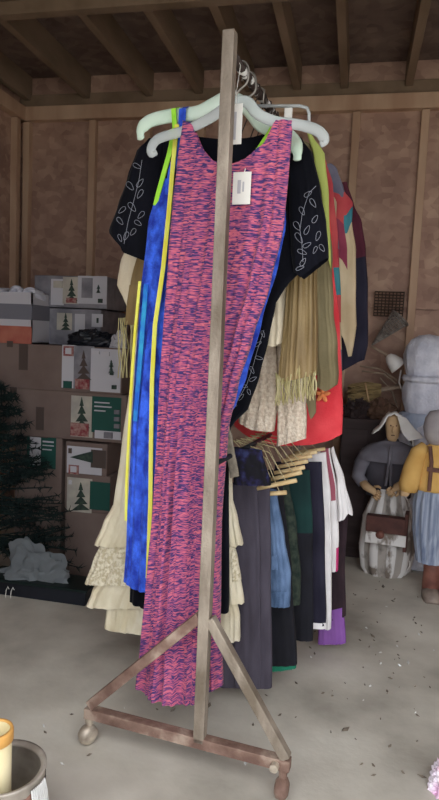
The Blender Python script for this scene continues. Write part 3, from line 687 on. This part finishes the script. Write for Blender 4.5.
t, c = carton('tree_carton', 'long brown carton with green label and tree photo, middle of the stack', 'box', xx(-12), xx(126), zD0, zD1, YB, .5)
panel(t, c, YB, [(71, 396, 93, 437, 3), (92, 397, 121, 433, 1), (95, 431, 121, 439, 0), ('tri', 82, 397, 428, 8, 4), (71, 423, 89, 436, 5), (95, 402, 110, 403.2, 0), (95, 406, 112, 407.2, 0), (95, 410, 106, 411.2, 0), (115, 410, 120, 414, 2), (115, 417, 120, 421, 2), (115, 424, 120, 428, 2), (105, 432, 113, 438, 2)])
for rc in ((36, 407, 44, 430, 6),): panel(t, c, YB, [rc], 'packing_tape')
for rc in ((0, 386, 6, 393, 6), (10, 387, 17, 394, 6)): panel(t, c, YB, [rc], 'printed_mark')
t, c = carton('tree_carton', 'long brown carton with a white and red tree label, topmost of the brown ones', 'box', xx(-12, y=370), xx(122, y=370), zD1, zC1, YB, .5)
panel(t, c, YB, [(62, 345, 76, 388, 0), (74, 346, 94, 389, 2), (91, 349, 121, 392, 0), ('tri', 84, 350, 380, 8, 6), (64, 346, 74, 356, 5), (66, 348, 72, 354, 0), (64, 381, 72, 388, 1), (76, 379, 90, 389, 5), (93, 351, 100, 354, 8), (102, 352, 110, 356, 8), ('tri', 112, 360, 367, 2.5, 4), ('tri', 112, 366, 373, 3, 4), (111, 372, 114, 375, 4), (113, 385, 117, 389, 4)])
panel(t, c, YB, [(19, 344, 28, 370, 6)], 'packing_tape'); panel(t, c, YB, [(7, 341, 13, 347, 6)], 'printed_mark')
# upper, further back
Y2 = 2.60
zB0 = zC1
xA0, xA1 = on_y(34, 300, Y2).x, on_y(107, 300, Y2).x
zA1, zA0 = on_y(80, 276, Y2).z, on_y(80, 308, Y2).z
t, c = carton('decoration_carton', 'white photo printed carton under the topmost one, partly behind dark film', 'box', xA0+.02, xA1-.03, zB0, zA0-.004, Y2+.01, .35, M_bgrey, 'white decoration cartons by the left wall')
panel(t, c, Y2+.01, [(57, 313, 72, 330, 3), (75, 314, 85, 333, 0), (92, 314, 103, 327, 0), ('tri', 66, 313, 330, 5, 4), (97, 318, 99, 323, 4)])
t, c = carton('decoration_carton', 'white photo printed carton on the very top of the stack', 'box', xA0, xA1, zA0, zA1, Y2, .35, M_bgrey, 'white decoration cartons by the left wall')
panel(t, c, Y2, [(51, 279, 64, 305, 0), (63, 277, 79, 304, 3), (78, 276, 107, 304, 0), (82, 278, 93, 298, 2), ('tri', 72, 279, 301, 6, 4), (54, 281, 63, 288, 3), (67, 298, 77, 303, 5), ('tri', 99, 285, 289, 2, 4), ('tri', 99, 289, 293, 2.5, 4), (99, 299, 103, 303, 4)])
# open white carton with paper rolls
Y3 = 2.455
xb0, xb1 = on_y(-30, 320, Y3).x, on_y(32, 320, Y3).x; zb1 = on_y(16, 292, Y3).z
t = thing('open_carton', 'open white carton with an orange red printed base, heaped with white rolls', 'box', ((xb0+xb1)/2, Y3+.15, zC1))
w, h = xb1-xb0, zb1-zC1
mb = MB(); mb.box((0, 0, .004), (w, .3, .008)); mb.box((0, -.147, h/2), (w, .006, h)); mb.box((0, .147, h/2), (w, .006, h)); mb.box((-w/2+.003, 0, h/2), (.006, .3, h)); mb.box((w/2-.003, 0, h/2), (.006, .3, h))
mb.build('carton_body', M_bwhite, t)
cc = t.location.copy()
cc = Vector(t.location)
mb = MB(); mb.box((0, -.1512, h*.17), (w, .001, h*.34)); mb.build('printed_base', M_bred2, t)
mb = MB(); mb.box((0, -.1512, h*.62), (w, .001, h*.30)); mb.box((w/2+.0007, 0, h*.62), (.001, .3, h*.30)); o = mb.build('grey_band', mat('band_grey', '#6f6f78', None, rough=.7), t)
for i in range(4):
    px = xb1-.03-.075*i
    o = MB()
    R = Matrix.Rotation(pi/2+random.uniform(-.3, .3), 3, 'X')
    o.lathe((0, 0, 0), [(.012, -.05), (.030, -.05), (.033, -.04), (.033, .04), (.030, .05), (.012, .05), (.012, -.05)], 18, axis=R, caps=False)
    b = o.build('paper_roll', M_plush, None, smooth=True); b.location = (px, Y3+.07+.02*(i % 2), zb1-.012+.004*(i % 2))
    tag(b, ['rightmost', 'second from the right', 'third from the right', 'farthest left'][i]+' white roll heaped in the open white carton', 'roll', 'white rolls in the open carton')
# dark crumpled film on the cartons
def crumple(name, mt, c, rx, ry, h, label, cat, seed=0, n=40, rough=.35, parent=None, freq=7):
    mb = MB(); vs = []; m = n//2
    for i in range(m+1):
        a = i/m*pi/2
        for j in range(n):
            b = 2*pi*j/n; rr = math.cos(a); zz_ = math.sin(a)
            p = Vector((rr*math.cos(b), rr*math.sin(b), zz_)); k = 1+rough*(noise.noise(p*freq*.35+Vector((seed, 0, 0)))+.5*noise.noise(p*freq+Vector((0, seed, 0))))
            vs.append((p.x*rx*k, p.y*ry*k, max(0.0, p.z*h*k)))
    fs = [(i*n+j, i*n+(j+1) % n, (i+1)*n+(j+1) % n, (i+1)*n+j) for i in range(m) for j in range(n)]+[tuple(range(n))]
    o = mb.add(vs, fs).build(name, mt, parent, smooth=False); o.location = c
    if label: tag(o, label, cat)
    return o
p = on_y(92, 340, 2.53)
crumple('plastic_bag', M_black, (p.x, 2.525, zC1), .11, .05, .065, 'crumpled black plastic bag lying in front of the white cartons', 'bag', 3)
p = on_y(119, 338, 2.5); crumple('paper_scrap', M_bwhite, (p.x, 2.5, zC1), .035, .03, .06, 'crumpled white paper at the right end of the carton tops', 'paper', 5)
p = on_y(60, 285, 2.8)
# artificial tree
p = on_y(12, 500, 2.22)
t = thing('artificial_tree', 'dark green artificial christmas tree leaning before the cartons at left', 'tree', (p.x-.15, 2.35, 0))
MB().tube([(0, 0, 0), (0, 0, .70)], .012, 8).build('pole', M_black, t)
mb = MB(); rnd = random.Random(5)
for k in range(210):
    z = .10+.72*rnd.random()**1.1; L = .40*(1-z/.86)+.05; a = rnd.uniform(0, 2*pi)
    d = Vector((math.cos(a), .25*math.sin(a), rnd.uniform(-.15, .3))); b0 = Vector((0, 0, z)); 
    e = b0+d*L; e.z = max(e.z, .03)
    mb.tube([b0, e], [.004, .002], 4)
    for q in range(38):
        s = rnd.uniform(.2, 1); o_ = b0.lerp(e, s); nd = (d.normalized()*.4+Vector((rnd.gauss(0, 1), rnd.gauss(0, 1), rnd.gauss(0, 1))).normalized()).normalized()*.030
        sd = nd.cross(Vector((rnd.gauss(0, 1), rnd.gauss(0, 1), rnd.gauss(0, 1)))).normalized()*.003
        tip = o_+nd
        if tip.z < .01: continue
        mb.add([o_-sd, o_+sd, tip], [(0, 1, 2)])
mb.build('branches', M_pine, t)
# black tote + plastic bag
a, b = on_z(-10, 592, 0), on_z(108, 592, 0)
tt = thing('storage_tote', 'low black storage tote on the floor under the clear plastic bag', 'tote', ((a.x+b.x)/2-.02, 2.235, 0))
# (the tote stands in front of the cartons)
w = b.x-a.x
MB().box((0, 0, .028), (w*.96, .12, .056)).build('tub', M_black, tt, bevel=.006)
MB().box((0, 0, .062), (w, .14, .012)).build('lid', mat('dark_green_lid', '#12201f', None, rough=.35), tt, bevel=.004)
p = on_y(34, 560, 2.235)
crumple('plastic_bag', M_film, (p.x, 2.235, .069), .145, .055, .125, 'crumpled clear plastic bag on top of the black tote', 'bag', 9, rough=.7, freq=4, n=46)
p = on_z(10, 598, 0)
for k, dx in ((0, 0), (1, .022)):
    o = MB().tube([(0, 0, .0), (.004, -.002, .03), (.010, 0, .045), (.016, 0, .035)], .0016, 6).build('ornament_hook', M_tag, None); o.location = (p.x+dx-.02, p.y-.0, 0.0)
    tag(o, ('left' if k == 0 else 'right')+' white wire hook standing at the front of the black tote', 'hook', 'white wire hooks')

# ------------------------------------------------------------------ right corner: cabinet, dolls, baskets
Yc = 3.10
xa, xb = on_y(340, 450, Yc).x, on_y(397, 450, Yc).x; zc1 = on_y(375, 420, Yc).z
t = thing('cabinet', 'low dark wooden cabinet in the right back corner behind the dolls', 'cabinet', ((xa+xb)/2, Yc+.12, 0))
MB().box((0, 0, zc1/2), (xb-xa, .24, zc1)).build('body', M_dwood, t, bevel=.004)
for sx in (-1, 1):
    d = MB().box((sx*(xb-xa)/4, -.124, zc1*.5), ((xb-xa)*.46, .008, zc1*.86)).build('door', M_dwood, t, bevel=.003)
    MB().lathe((sx*.02, -.132, zc1*.6), [(.004, -.006), (.010, 0), (.004, .008)], 12, axis=Matrix.Rotation(pi/2, 3, 'X')).build('knob', M_wire, d, smooth=True)
crumple('cloth_bundle', M_dwood, (on_y(356, 420, 3.2).x, 3.22, zc1), .07, .10, .10, 'dark bundle of cloth on the left of the cabinet top', 'bundle', 11)
crumple('cloth_bundle', M_hair, (on_y(381, 418, 3.2).x, 3.22, zc1), .085, .09, .09, 'brown bundle of cloth on the cabinet top under the broom', 'bundle', 12)
# broom, straw to the left
t = thing('straw_broom', 'straw broom lying across the bundles with its head to the left', 'broom', on_y(368, 392, 3.22))
o0 = t.location
mb = MB(); rnd = random.Random(3)
a, b = on_y(350, 396, 3.22)-o0, on_y(381, 390, 3.22)-o0
for k in range(150):
    ph_ = rnd.uniform(0, 2*pi); rr = rnd.random()**.5
    off = Vector((0, math.cos(ph_)*.05, math.sin(ph_)*.058))*rr
    mb.tube([b+off*.45, b.lerp(a, .5)+off*.95, a+off+Vector((rnd.uniform(-.015, .02), 0, 0))], .0035, 4, caps=False)
mb.build('bristles', M_straw, t)
MB().tube([b-(b-a)*.05, on_y(404, 386, 3.22)-o0], .011, 8).build('handle', M_stick, t, smooth=True)
MB().tube([b.lerp(a, .42), b.lerp(a, .47)], .052, 14).build('binding', M_tan, t, smooth=True)
# wire mesh cone basket
t = thing('wicker_cornucopia', 'grey woven cone basket tipped on its side against the back wall', 'basket', on_y(390, 335, 3.3))
o0 = t.location; tip = on_y(371, 346, 3.3)-o0; mo = on_y(400, 318, 3.3)-o0; ax = (mo-tip); Lc = ax.length; ax.normalize()
R = ax.to_track_quat('Z', 'Y').to_matrix()
mb = MB(); n = 22
for k in range(n):
    a = 2*pi*k/n; mb.tube([tip+R@Vector((math.cos(a)*q*.085, math.sin(a)*q*.05, q*Lc)) for q in (.02, .35, .7, 1)], .0024, 4, caps=False)
for q in [i/12 for i in range(1, 13)]:
    mb.tube([tip+R@Vector((math.cos(2*pi*k/24)*q*.085, math.sin(2*pi*k/24)*q*.05, q*Lc)) for k in range(25)], .0026, 4, caps=False)
mb.build('weave', M_wick, t)
MB().tube([tip+R@Vector((math.cos(2*pi*k/24)*.087, math.sin(2*pi*k/24)*.052, Lc)) for k in range(25)], .006, 6, caps=False).build('rim', M_wick, t, smooth=True)
# a second wire basket behind
t = thing('wire_basket', 'dark rectangular wire basket standing behind the cone basket', 'basket', on_y(387, 320, 3.36))
o0 = t.location; mb = MB()
xs = [on_y(x, 310, 3.36).x-o0.x for x in (374, 403)]; zs = [on_y(388, y, 3.36).z-o0.z for y in (316, 292)]
for i in range(9):
    x = xs[0]+(xs[1]-xs[0])*i/8; z = zs[0]+(zs[1]-zs[0])*i/8
    for yy in (-.02, .02): mb.tube([(x, yy, zs[0]), (x, yy, zs[1])], .0018, 4); mb.tube([(xs[0], yy, z), (xs[1], yy, z)], .0018, 4)
for x in xs:
    for z in zs: mb.tube([(x, -.02, z), (x, .02, z)], .0018, 4)
mb.build('mesh', mat('dark_wire', '#4f4138', None, rough=.6), t)
# stick with white bell cup
t = thing('paper_bell', 'white flared paper bell on a grey stick above the broom', 'bell', on_y(394, 362, 3.2))
o0 = t.location
ax = (on_y(388, 354, 3.2)-on_y(399, 366, 3.2)).normalized(); R = ax.to_track_quat('Z', 'Y').to_matrix()
MB().lathe((0, 0, 0), [(.044, -.035), (.040, -.01), (.030, .02), (.018, .04), (.008, .045)], 22, axis=R).build('cup', M_scarf, t, smooth=True)
MB().tube([ax*.04, on_y(371, 346, 3.2)-o0], .007, 8).build('stick', M_stick, t, smooth=True)
MB().tube([on_y(401, 370, 3.2)-o0, on_y(399, 382, 3.2)-o0, on_y(403, 393, 3.2)-o0], .004, 6).build('ribbon', M_scarf, t)
for i, (q0, q1, q2) in enumerate((((362, 371), (384, 374), (399, 386)), ((360, 366), (380, 369), (398, 381)), ((380, 378), (392, 392), (398, 408)))):
    p0 = on_y(*q0, 3.27+.02*i); o = MB().tube([Vector((0, 0, 0)), on_y(*q1, 3.26+.02*i)-p0, on_y(*q2, 3.25+.02*i)-p0], .005, 6).build('twig', M_stick, None, smooth=True); o.location = p0
    tag(o, ['bare grey twig crossing just above the broom head', 'uppermost bare grey twig under the cone basket', 'short twig slanting down past the broom handle'][i], 'twig', 'bare twigs in the corner')

# ---- plush snowman
Ys = 3.12
hc = on_y(424, 358, Ys); bc = on_y(427, 392, Ys)
t = thing('plush_snowman', 'big white plush snowman with a round hooded head behind the dolls', 'plush figure', (bc.x, Ys, 0))
H_ = hc.z; B_ = bc.z
mb = MB()
prof = [(.03, 0), (.16, .01), (.175, .25), (.15, B_-.16), (.080, B_-.105), (.090, B_-.09), (.102, B_-.04), (.104, B_+.01), (.095, B_+.05), (.085, B_+.072), (.094, H_-.075), (.105, H_-.03), (.106, H_+.01), (.098, H_+.05), (.078, H_+.083), (.045, H_+.105), (.004, H_+.112)]
mb.lathe((hc.x-bc.x+.016, 0, 0), prof, 36, wob=.12, sy=.85); mb.build('body', M_plush, t, smooth=True)
mb = MB(); mb.lathe((0, 0, B_+.062), [(.088, -.012), (.112, -.016), (.122, 0), (.112, .014), (.088, .012)], 36, wob=.15, sy=.9, caps=False); mb.build('scarf', M_plush, t, smooth=True)
mb = MB(); mb.lathe((-.01, 0, B_-.13), [(.09, .03), (.12, .015), (.14, -.03), (.15, -.08), (.12, -.10)], 36, wob=.25, sy=.9, caps=False); mb.build('sash', M_pblue, t, smooth=True)

def limb(pts, rad, mt, name, t, n=12): return MB().tube([Vector(p) for p in pts], rad, n).build(name, mt, t, smooth=True)
# ---- bonnet doll
Yd = 2.93
def dp(x, y, dy=0, Y=Yd): v = on_y(x, y, Y+dy); return v
base = on_y(391, 563, Yd)
t = thing('bonnet_doll', 'old folk doll in white bonnet and grey cape holding a brown box', 'doll', (base.x, Yd, 0))
O = Vector((base.x, Yd, 0))
def q(x, y, dy=0): return on_y(x, y, Yd+dy)-O
zh = q(393, 428).z; xh = q(393, 428).x
head = MB(); head.lathe((xh, 0, zh), [(.004, -.063), (.018, -.059), (.027, -.039), (.032, -.009), (.034, .017), (.031, .043), (.019, .057), (.004, .06)], 22, sy=.9)
head.lathe((xh-.001, -.030, zh-.004), [(.003, .016), (.005, 0), (.008, -.010), (.002, -.015)], 8, sy=.9)
hd = head.build('head', M_tan, t, smooth=True)
fm = MB()
for sx in (-1, 1): fm.lathe((xh+sx*.012, -.0285, zh+.014), [(.001, -.004), (.004, 0), (.001, .004)], 8)
fm.box((xh, -.0275, zh-.030), (.016, .003, .004)); fm.build('face_features', M_strap, hd, smooth=False)
bn = MB(); n = 20; vs = []       # bonnet: open hood draped to both sides
for i, (ex, ya, s) in enumerate(((1.0, -.042, 1.0), (1.18, -.02, 1.08), (1.2, .01, 1.08), (1.0, .04, .95))):
    for k in range(n+1):
        a = math.radians(-35)+math.radians(250)*k/n
        r_ = .045*ex; x = xh+math.cos(a)*r_; z = zh+.012+math.sin(a)*.058*s
        drop = max(0, -math.sin(a))
        if k > n*.8: x -= .0; 
        if k < n*.25: x += .055*(1-k/(n*.25)); z -= .05*(1-k/(n*.25))
        if k > n*.82: x -= .05*((k/n-.82)/.18); z -= .005
        vs.append((x, ya, z+.004*math.sin(k*2+i)))
fs = [(i*(n+1)+k, i*(n+1)+k+1, (i+1)*(n+1)+k+1, (i+1)*(n+1)+k) for i in range(3) for k in range(n)]
o = bn.add(vs, fs).build('bonnet', M_scarf, t, smooth=True); sm = o.modifiers.new('solid', 'SOLIDIFY'); sm.thickness = .005
fp = MB(); fl_ = [q(397, 415, -.035), q(406, 418, -.045), q(414, 428, -.075), q(424, 438, -.10), q(409, 441, -.105), q(402, 433, -.08)]
fp.add(fl_+[v+Vector((0, .008, .001)) for v in fl_], [(0, 1, 5), (1, 2, 5), (2, 4, 5), (2, 3, 4)]+[(11, 7, 6), (11, 8, 7), (11, 10, 8), (10, 9, 8)]+[(i, i+6, (i+1) % 6+6, (i+1) % 6) for i in range(6)])
fp.build('flap', M_scarf, o)
z_sh = q(392, 447).z; z_w = q(390, 490).z
tb = MB(); tb.lathe((q(390, 470).x, .01, 0), [(.10, z_w-.03), (.11, (z_w+z_sh)/2), (.12, z_sh-.03), (.09, z_sh), (.035, z_sh+.02), (.028, zh-.05)], 26, sy=.5); tb.build('gown', M_dgown, t, smooth=True)
cp = MB(); cp.lathe((q(391, 450).x, .005, 0), [(.150, z_sh-.062), (.142, z_sh-.035), (.105, z_sh+.0), (.05, z_sh+.022), (.03, z_sh+.028)], 30, sy=.58, wob=.1, caps=False); cp.build('cape', M_gcape, t, smooth=True)
tie = MB()
for sx in (-1, 1): tie.tube([q(391, 446, -.078), q(390+sx*1.0, 462, -.088), q(388+sx*2.4, 486, -.085)], .006, 6)
tie.build('cape_tie', M_gcape, t, smooth=True)
limb([q(369, 452), q(361, 464, -.01), q(358, 476, -.03), q(363, 483, -.05)], [.036, .034, .030, .026], M_gcape, 'sleeve', t)
limb([q(408, 452, .02), q(415, 466, 0), q(412, 480, -.04)], [.036, .034, .028], M_gcape, 'sleeve', t)
def doll_hand(pts, fdir, name='hand'):
    mb = MB(); pts = [Vector(p) for p in pts]; mb.tube(pts, [.021, .024, .022, .012], 10, flat=.7)
    d = (pts[-1]-pts[-3]).normalized(); sdv = d.cross(Vector((0, 1, 0))).normalized()
    for k in range(4):
        b0 = pts[-1]+sdv*(.011*(k-1.5))-d*.004; L = (.024, .03, .028, .02)[k]
        mb.tube([b0, b0+d*L*.6+Vector((0, -.004, 0)), b0+d*L+Vector((0, .004, -.004))], [.0062, .0058, .004], 6)
    b0 = pts[-2]+sdv*.018*fdir; mb.tube([b0, b0+sdv*.012*fdir+d*.014, b0+sdv*.013*fdir+d*.028], [.007, .0065, .004], 6)
    return mb.build(name, M_tan, t, smooth=True)
doll_hand([q(362, 481, -.05), q(367, 487, -.075), q(372, 490, -.09), q(376, 494, -.10)], 1)
doll_hand([q(410, 482, -.05), q(403, 484, -.075), q(397, 487, -.09), q(392, 491, -.10)], 1)
# gathered skirt, white with grey bands
sk = MB(); n = 56; prof = [(z_w+.01, .066), (z_w-.06, .083), (.26, .108), (.12, .116), (.03, .104), (.0, .085)]
for z, r_ in prof:
    for j in range(n):
        a = 2*pi*j/n; rr = r_*(1+.07*math.cos(a*9)); sk.v.append((q(388, 520).x+rr*math.cos(a)*1.05, rr*math.sin(a)*.72, z))
for i in range(len(prof)-1):
    for j in range(n): sk.f.append((i*n+j, i*n+(j+1) % n, (i+1)*n+(j+1) % n, (i+1)*n+j)); sk.m.append(0 if math.cos(2*pi*(j+.5)/n*9) > -.15 else 1)
sk.build('striped_skirt', [M_wpaint, M_gpaint], t, smooth=True)
bx = MB(); a, b = q(366, 517), q(404, 517); zt, zb_ = q(385, 510).z, q(385, 532).z
bx.box(((a.x+b.x)/2, -.108, (zt+zb_)/2), (b.x-a.x, .05, zt-zb_), rz=-.12); o = bx.build('box', M_brbox, t, bevel=.003)
MB().box(((a.x+b.x)/2, -.136, zb_+.008), (b.x-a.x+.006, .010, .05), rz=-.12).build('box_band', M_wpaint, o, bevel=.002)
MB().lathe((q(379, 526).x, -.138, q(379, 526).z), [(.004, -.012), (.018, -.008), (.02, 0), (.014, .008), (.003, .011)], 12, axis=Matrix.Rotation(pi/2, 3, 'X')).build('knob', M_boot, o, smooth=True)
MB().box((b.x+.004, -.10, (zt+zb_)/2-.01), (.016, .075, .17), rz=-.12).build('side_slat', M_brbox, t, bevel=.003)
br = MB(); pts = [q(408+2.2*math.sin(k*1.25), 482+92*k/24, -.03) for k in range(25)]; br.tube(pts, .0035, 6); br.build('braid_trim', M_scarf, t, smooth=True)

# ---- scarecrow doll
Yk = 2.72
base = on_y(432, 590, Yk); O = Vector((base.x, Yk, 0))
t = thing('scarecrow_doll', 'scarecrow doll in mustard shirt, brown straps, faded blue skirt and boots', 'doll', O)
def k(x, y, dy=0): return on_y(x, y, Yk+dy)-O
zh = k(437, 428).z; xh = k(439, 428).x
MB().lathe((xh, 0, zh), [(.004, -.075), (.035, -.068), (.055, -.04), (.063, 0), (.058, .04), (.04, .068), (.004, .078)], 24, sy=.9).build('head', mat('grey_muslin', '#9a9294', '#ada5a4', (14, 14, 14), .9), t, smooth=True)
zs_, zw_ = k(432, 447).z, k(432, 491).z; xc = k(438, 470).x
MB().lathe((xc, 0, 0), [(.08, zw_-.02), (.085, zw_+.02), (.088, zw_+.08), (.08, zs_-.03), (.055, zs_), (.03, zs_+.03)], 26, sy=.62).build('shirt', M_must, t, smooth=True)
limb([k(426, 447), k(419, 453, -.01), k(413, 468, -.02), k(409, 484, -.03), k(408, 491, -.03)], [.028, .036, .040, .042, .034], M_must, 'sleeve', t, 16)
limb([k(452, 447), k(458, 455, -.01), k(464, 470, -.02), k(467, 490, -.03)], [.028, .036, .040, .036], M_must, 'sleeve', t, 16)
limb([k(408, 489, -.03), k(405, 493, -.045), k(401, 494, -.055)], [.018, .018, .010], M_tan, 'hand', t)
mb = MB()
mb.tube([k(430, 446, -.05), k(431.5, 462, -.062), k(430, 480, -.062), k(429, 491, -.06)], .008, 6, flat=.5); mb.build('strap', M_strap, t)
mb = MB(); mb.beam(k(427, 469, -.062), k(448, 472, -.062), .018, .006, (0, 1, 0)); mb.build('strap', M_strap, t)
sk = MB(); n = 60; prof = [(zw_+.005, .080), (zw_-.05, .088), (k(432, 530).z, .082), (k(432, 562).z, .058)]
for z, r_ in prof:
    for j in range(n):
        a = 2*pi*j/n; rr = r_*(1+.05*math.cos(a*14)); sk.v.append((xc+rr*math.cos(a), rr*math.sin(a)*.8, z))
for i in range(len(prof)-1):
    for j in range(n): sk.f.append((i*n+j, i*n+(j+1) % n, (i+1)*n+(j+1) % n, (i+1)*n+j)); sk.m.append(0)
sk.build('skirt', M_skirt, t, smooth=True)
for x in (432.5, 449):
    p = k(x, 560); zt = k(x, 556).z
    b = MB(); b.lathe((p.x, 0, 0), [(.034, .02), (.036, .05), (.034, zt*.6), (.038, zt)], 18); bo = b.build('boot', M_boot, t, smooth=True)
    b = MB(); pr = []
    vs = []
    for i in range(9):
        a = i/8; yy = .045-.135*a; w_ = .036*(1-.35*(a-.5)**2*3); hgt = .055-.02*a if a < .95 else .012
        vs += [(p.x-w_, yy, 0), (p.x-w_, yy, hgt*.6), (p.x-w_*.5, yy, hgt), (p.x+w_*.5, yy, hgt), (p.x+w_, yy, hgt*.6), (p.x+w_, yy, 0)]
    fs = [(i*6+j, i*6+(j+1) % 6, (i+1)*6+(j+1) % 6, (i+1)*6+j) for i in range(8) for j in range(6)]+[(0, 1, 2, 3, 4, 5), tuple(48+j for j in range(6))]
    b.add(vs, fs).build('toe', M_toe, bo, smooth=True)
# grey board beside the dolls
a, b = on_y(405, 575, 3.03), on_y(420, 575, 3.03); zt = on_y(410, 500, 3.03).z
o = MB().box((0, 0, zt/2), (b.x-a.x, .03, zt)).build('grey_board', M_gpaint, None, bevel=.003); o.location = ((a.x+b.x)/2, 3.05, 0); tag(o, 'upright weathered grey board between the bonnet doll and the scarecrow doll', 'board')
for i, (x, y, s) in enumerate(((386, 574, .022), (400, 573, .026), (408, 572, .018))):
    p = on_z(x, y, 0); o = crumple('stone', M_gpaint, p, s, s*.8, s*1.1, ['small pale stone below the bonnet doll', 'larger pale stone right of the bonnet doll', 'small stone near the scarecrow boot'][i], 'stone', 20+i, n=16, rough=.3); o['group'] = 'pale stones by the dolls'

# ------------------------------------------------------------------ front left paint can and yellow tube
c = on_z(3, 768, .19)
t = thing('paint_can', 'rusty open paint can with peeling label in the bottom left corner', 'can', (c.x, c.y, 0))
MB().lathe((0, 0, 0), [(.078, 0), (.081, .004), (.081, .186), (.0835, .190), (.0835, .194), (.079, .194), (.072, .190), (.072, .184), (.077, .180), (.077, .006), (.002, .006), (.002, 0)], 48, caps=False).build('body', M_can, t, smooth=True)
lb = MB(); n = 64
for r_, z in ((.0818, .03), (.083, .08), (.0826, .13), (.0818, .172)):
    for j in range(n):
        a = 2*pi*j/n; lb.v.append((r_*math.cos(a), r_*math.sin(a), z+.006*noise.noise(Vector((a*4, z*9, 1)))*(1 if z > .15 else .5)))
for i in range(3):
    for j in range(n): lb.f.append((i*n+j, i*n+(j+1) % n, (i+1)*n+(j+1) % n, (i+1)*n+j)); lb.m.append(0)
lb.build('label', M_canl, t, smooth=True)
dr = MB(); rnd = random.Random(8)
for k_ in range(9):
    a = -.38+.5*k_/9; r_ = .086; L = rnd.uniform(.05, .12)
    dr.tube([(r_*math.cos(a), r_*math.sin(a), .182), ((r_+.004)*math.cos(a+.02), (r_+.004)*math.sin(a+.02), .182-L*.5), ((r_+.006+rnd.random()*.006)*math.cos(a+.03), (r_+.006)*math.sin(a+.03), .182-L)], [.002, .003, .0015], 6)
dr.build('dried_drips', M_canw, t, smooth=True)
c2 = on_z(-8, 722, .275)
t = thing('paint_cylinder', 'yellow cream cylinder with orange rim standing inside the paint can', 'cylinder', (c.x-.016, c.y-.004, .006))
MB().lathe((0, 0, 0), [(.030, 0), (.032, .003), (.032, .262), (.029, .262), (.029, .01), (.002, .01), (.002, 0)], 36, caps=False).build('body', M_yplast, t, smooth=True)
MB().lathe((0, 0, 0), [(.0322, .240), (.0355, .243), (.0355, .262), (.034, .266), (.029, .266), (.029, .262)], 36, caps=False).build('rim', M_orng, t, smooth=True)
p = on_z(441, 792, 0)
crumple('plastic_wrapper', M_pale, (p.x+.01, p.y+.02, 0), .035, .05, .05, 'scrunched pink and white wrapper on the floor at the bottom right edge', 'wrapper', 30, rough=.5)

# floor debris
mb = MB(); rnd = random.Random(12)
for i in range(190):
    if i < 120: x, y = rnd.uniform(-.75, .55), rnd.uniform(1.0, 2.9)
    else: x, y = rnd.gauss(.16, .13), rnd.gauss(2.1, .35)
    s = rnd.uniform(.003, .009) if rnd.random() < .93 else rnd.uniform(.012, .02); a = rnd.uniform(0, pi)
    d = Vector((math.cos(a), math.sin(a), 0))*s; e = Vector((-math.sin(a), math.cos(a), 0))*s*rnd.uniform(.25, .6); o_ = Vector((x, y, .0008)); z = Vector((0, 0, rnd.uniform(.001, .004)))
    mb.add([o_-d, o_-e, o_+d+z, o_+e, o_+z*1.3+Vector((0, 0, .001))], [(0, 1, 4), (1, 2, 4), (2, 3, 4), (3, 0, 4)], 0 if rnd.random() < .8 else 1)
o = mb.build('leaf_litter', [M_leaf, M_canw], None); o['kind'] = 'stuff'; tag(o, 'scattered dry leaf bits and grit on the concrete floor', 'debris')

# ------------------------------------------------------------------ light: overcast daylight through the open front
w = bpy.data.worlds.new('sky'); sc.world = w; w.use_nodes = True
N = w.node_tree.nodes; bg = N['Background']; bg.inputs['Color'].default_value = (.92, .96, 1, 1); bg.inputs['Strength'].default_value = 1.0
tc = N.new('ShaderNodeTexCoord'); sp = N.new('ShaderNodeSeparateXYZ'); rp = N.new('ShaderNodeValToRGB')
w.node_tree.links.new(tc.outputs['Generated'], sp.inputs[0]); w.node_tree.links.new(sp.outputs['Z'], rp.inputs['Fac']); w.node_tree.links.new(rp.outputs['Color'], bg.inputs['Color'])
rp.color_ramp.elements[0].color = (.80, .86, .95, 1); rp.color_ramp.elements[1].color = (1.45, 1.45, 1.42, 1)
sc.view_settings.view_transform = 'Standard'; sc.view_settings.look = 'None'; sc.view_settings.gamma = 1; sc.view_settings.use_curve_mapping = False
sc.view_settings.exposure = 1.6
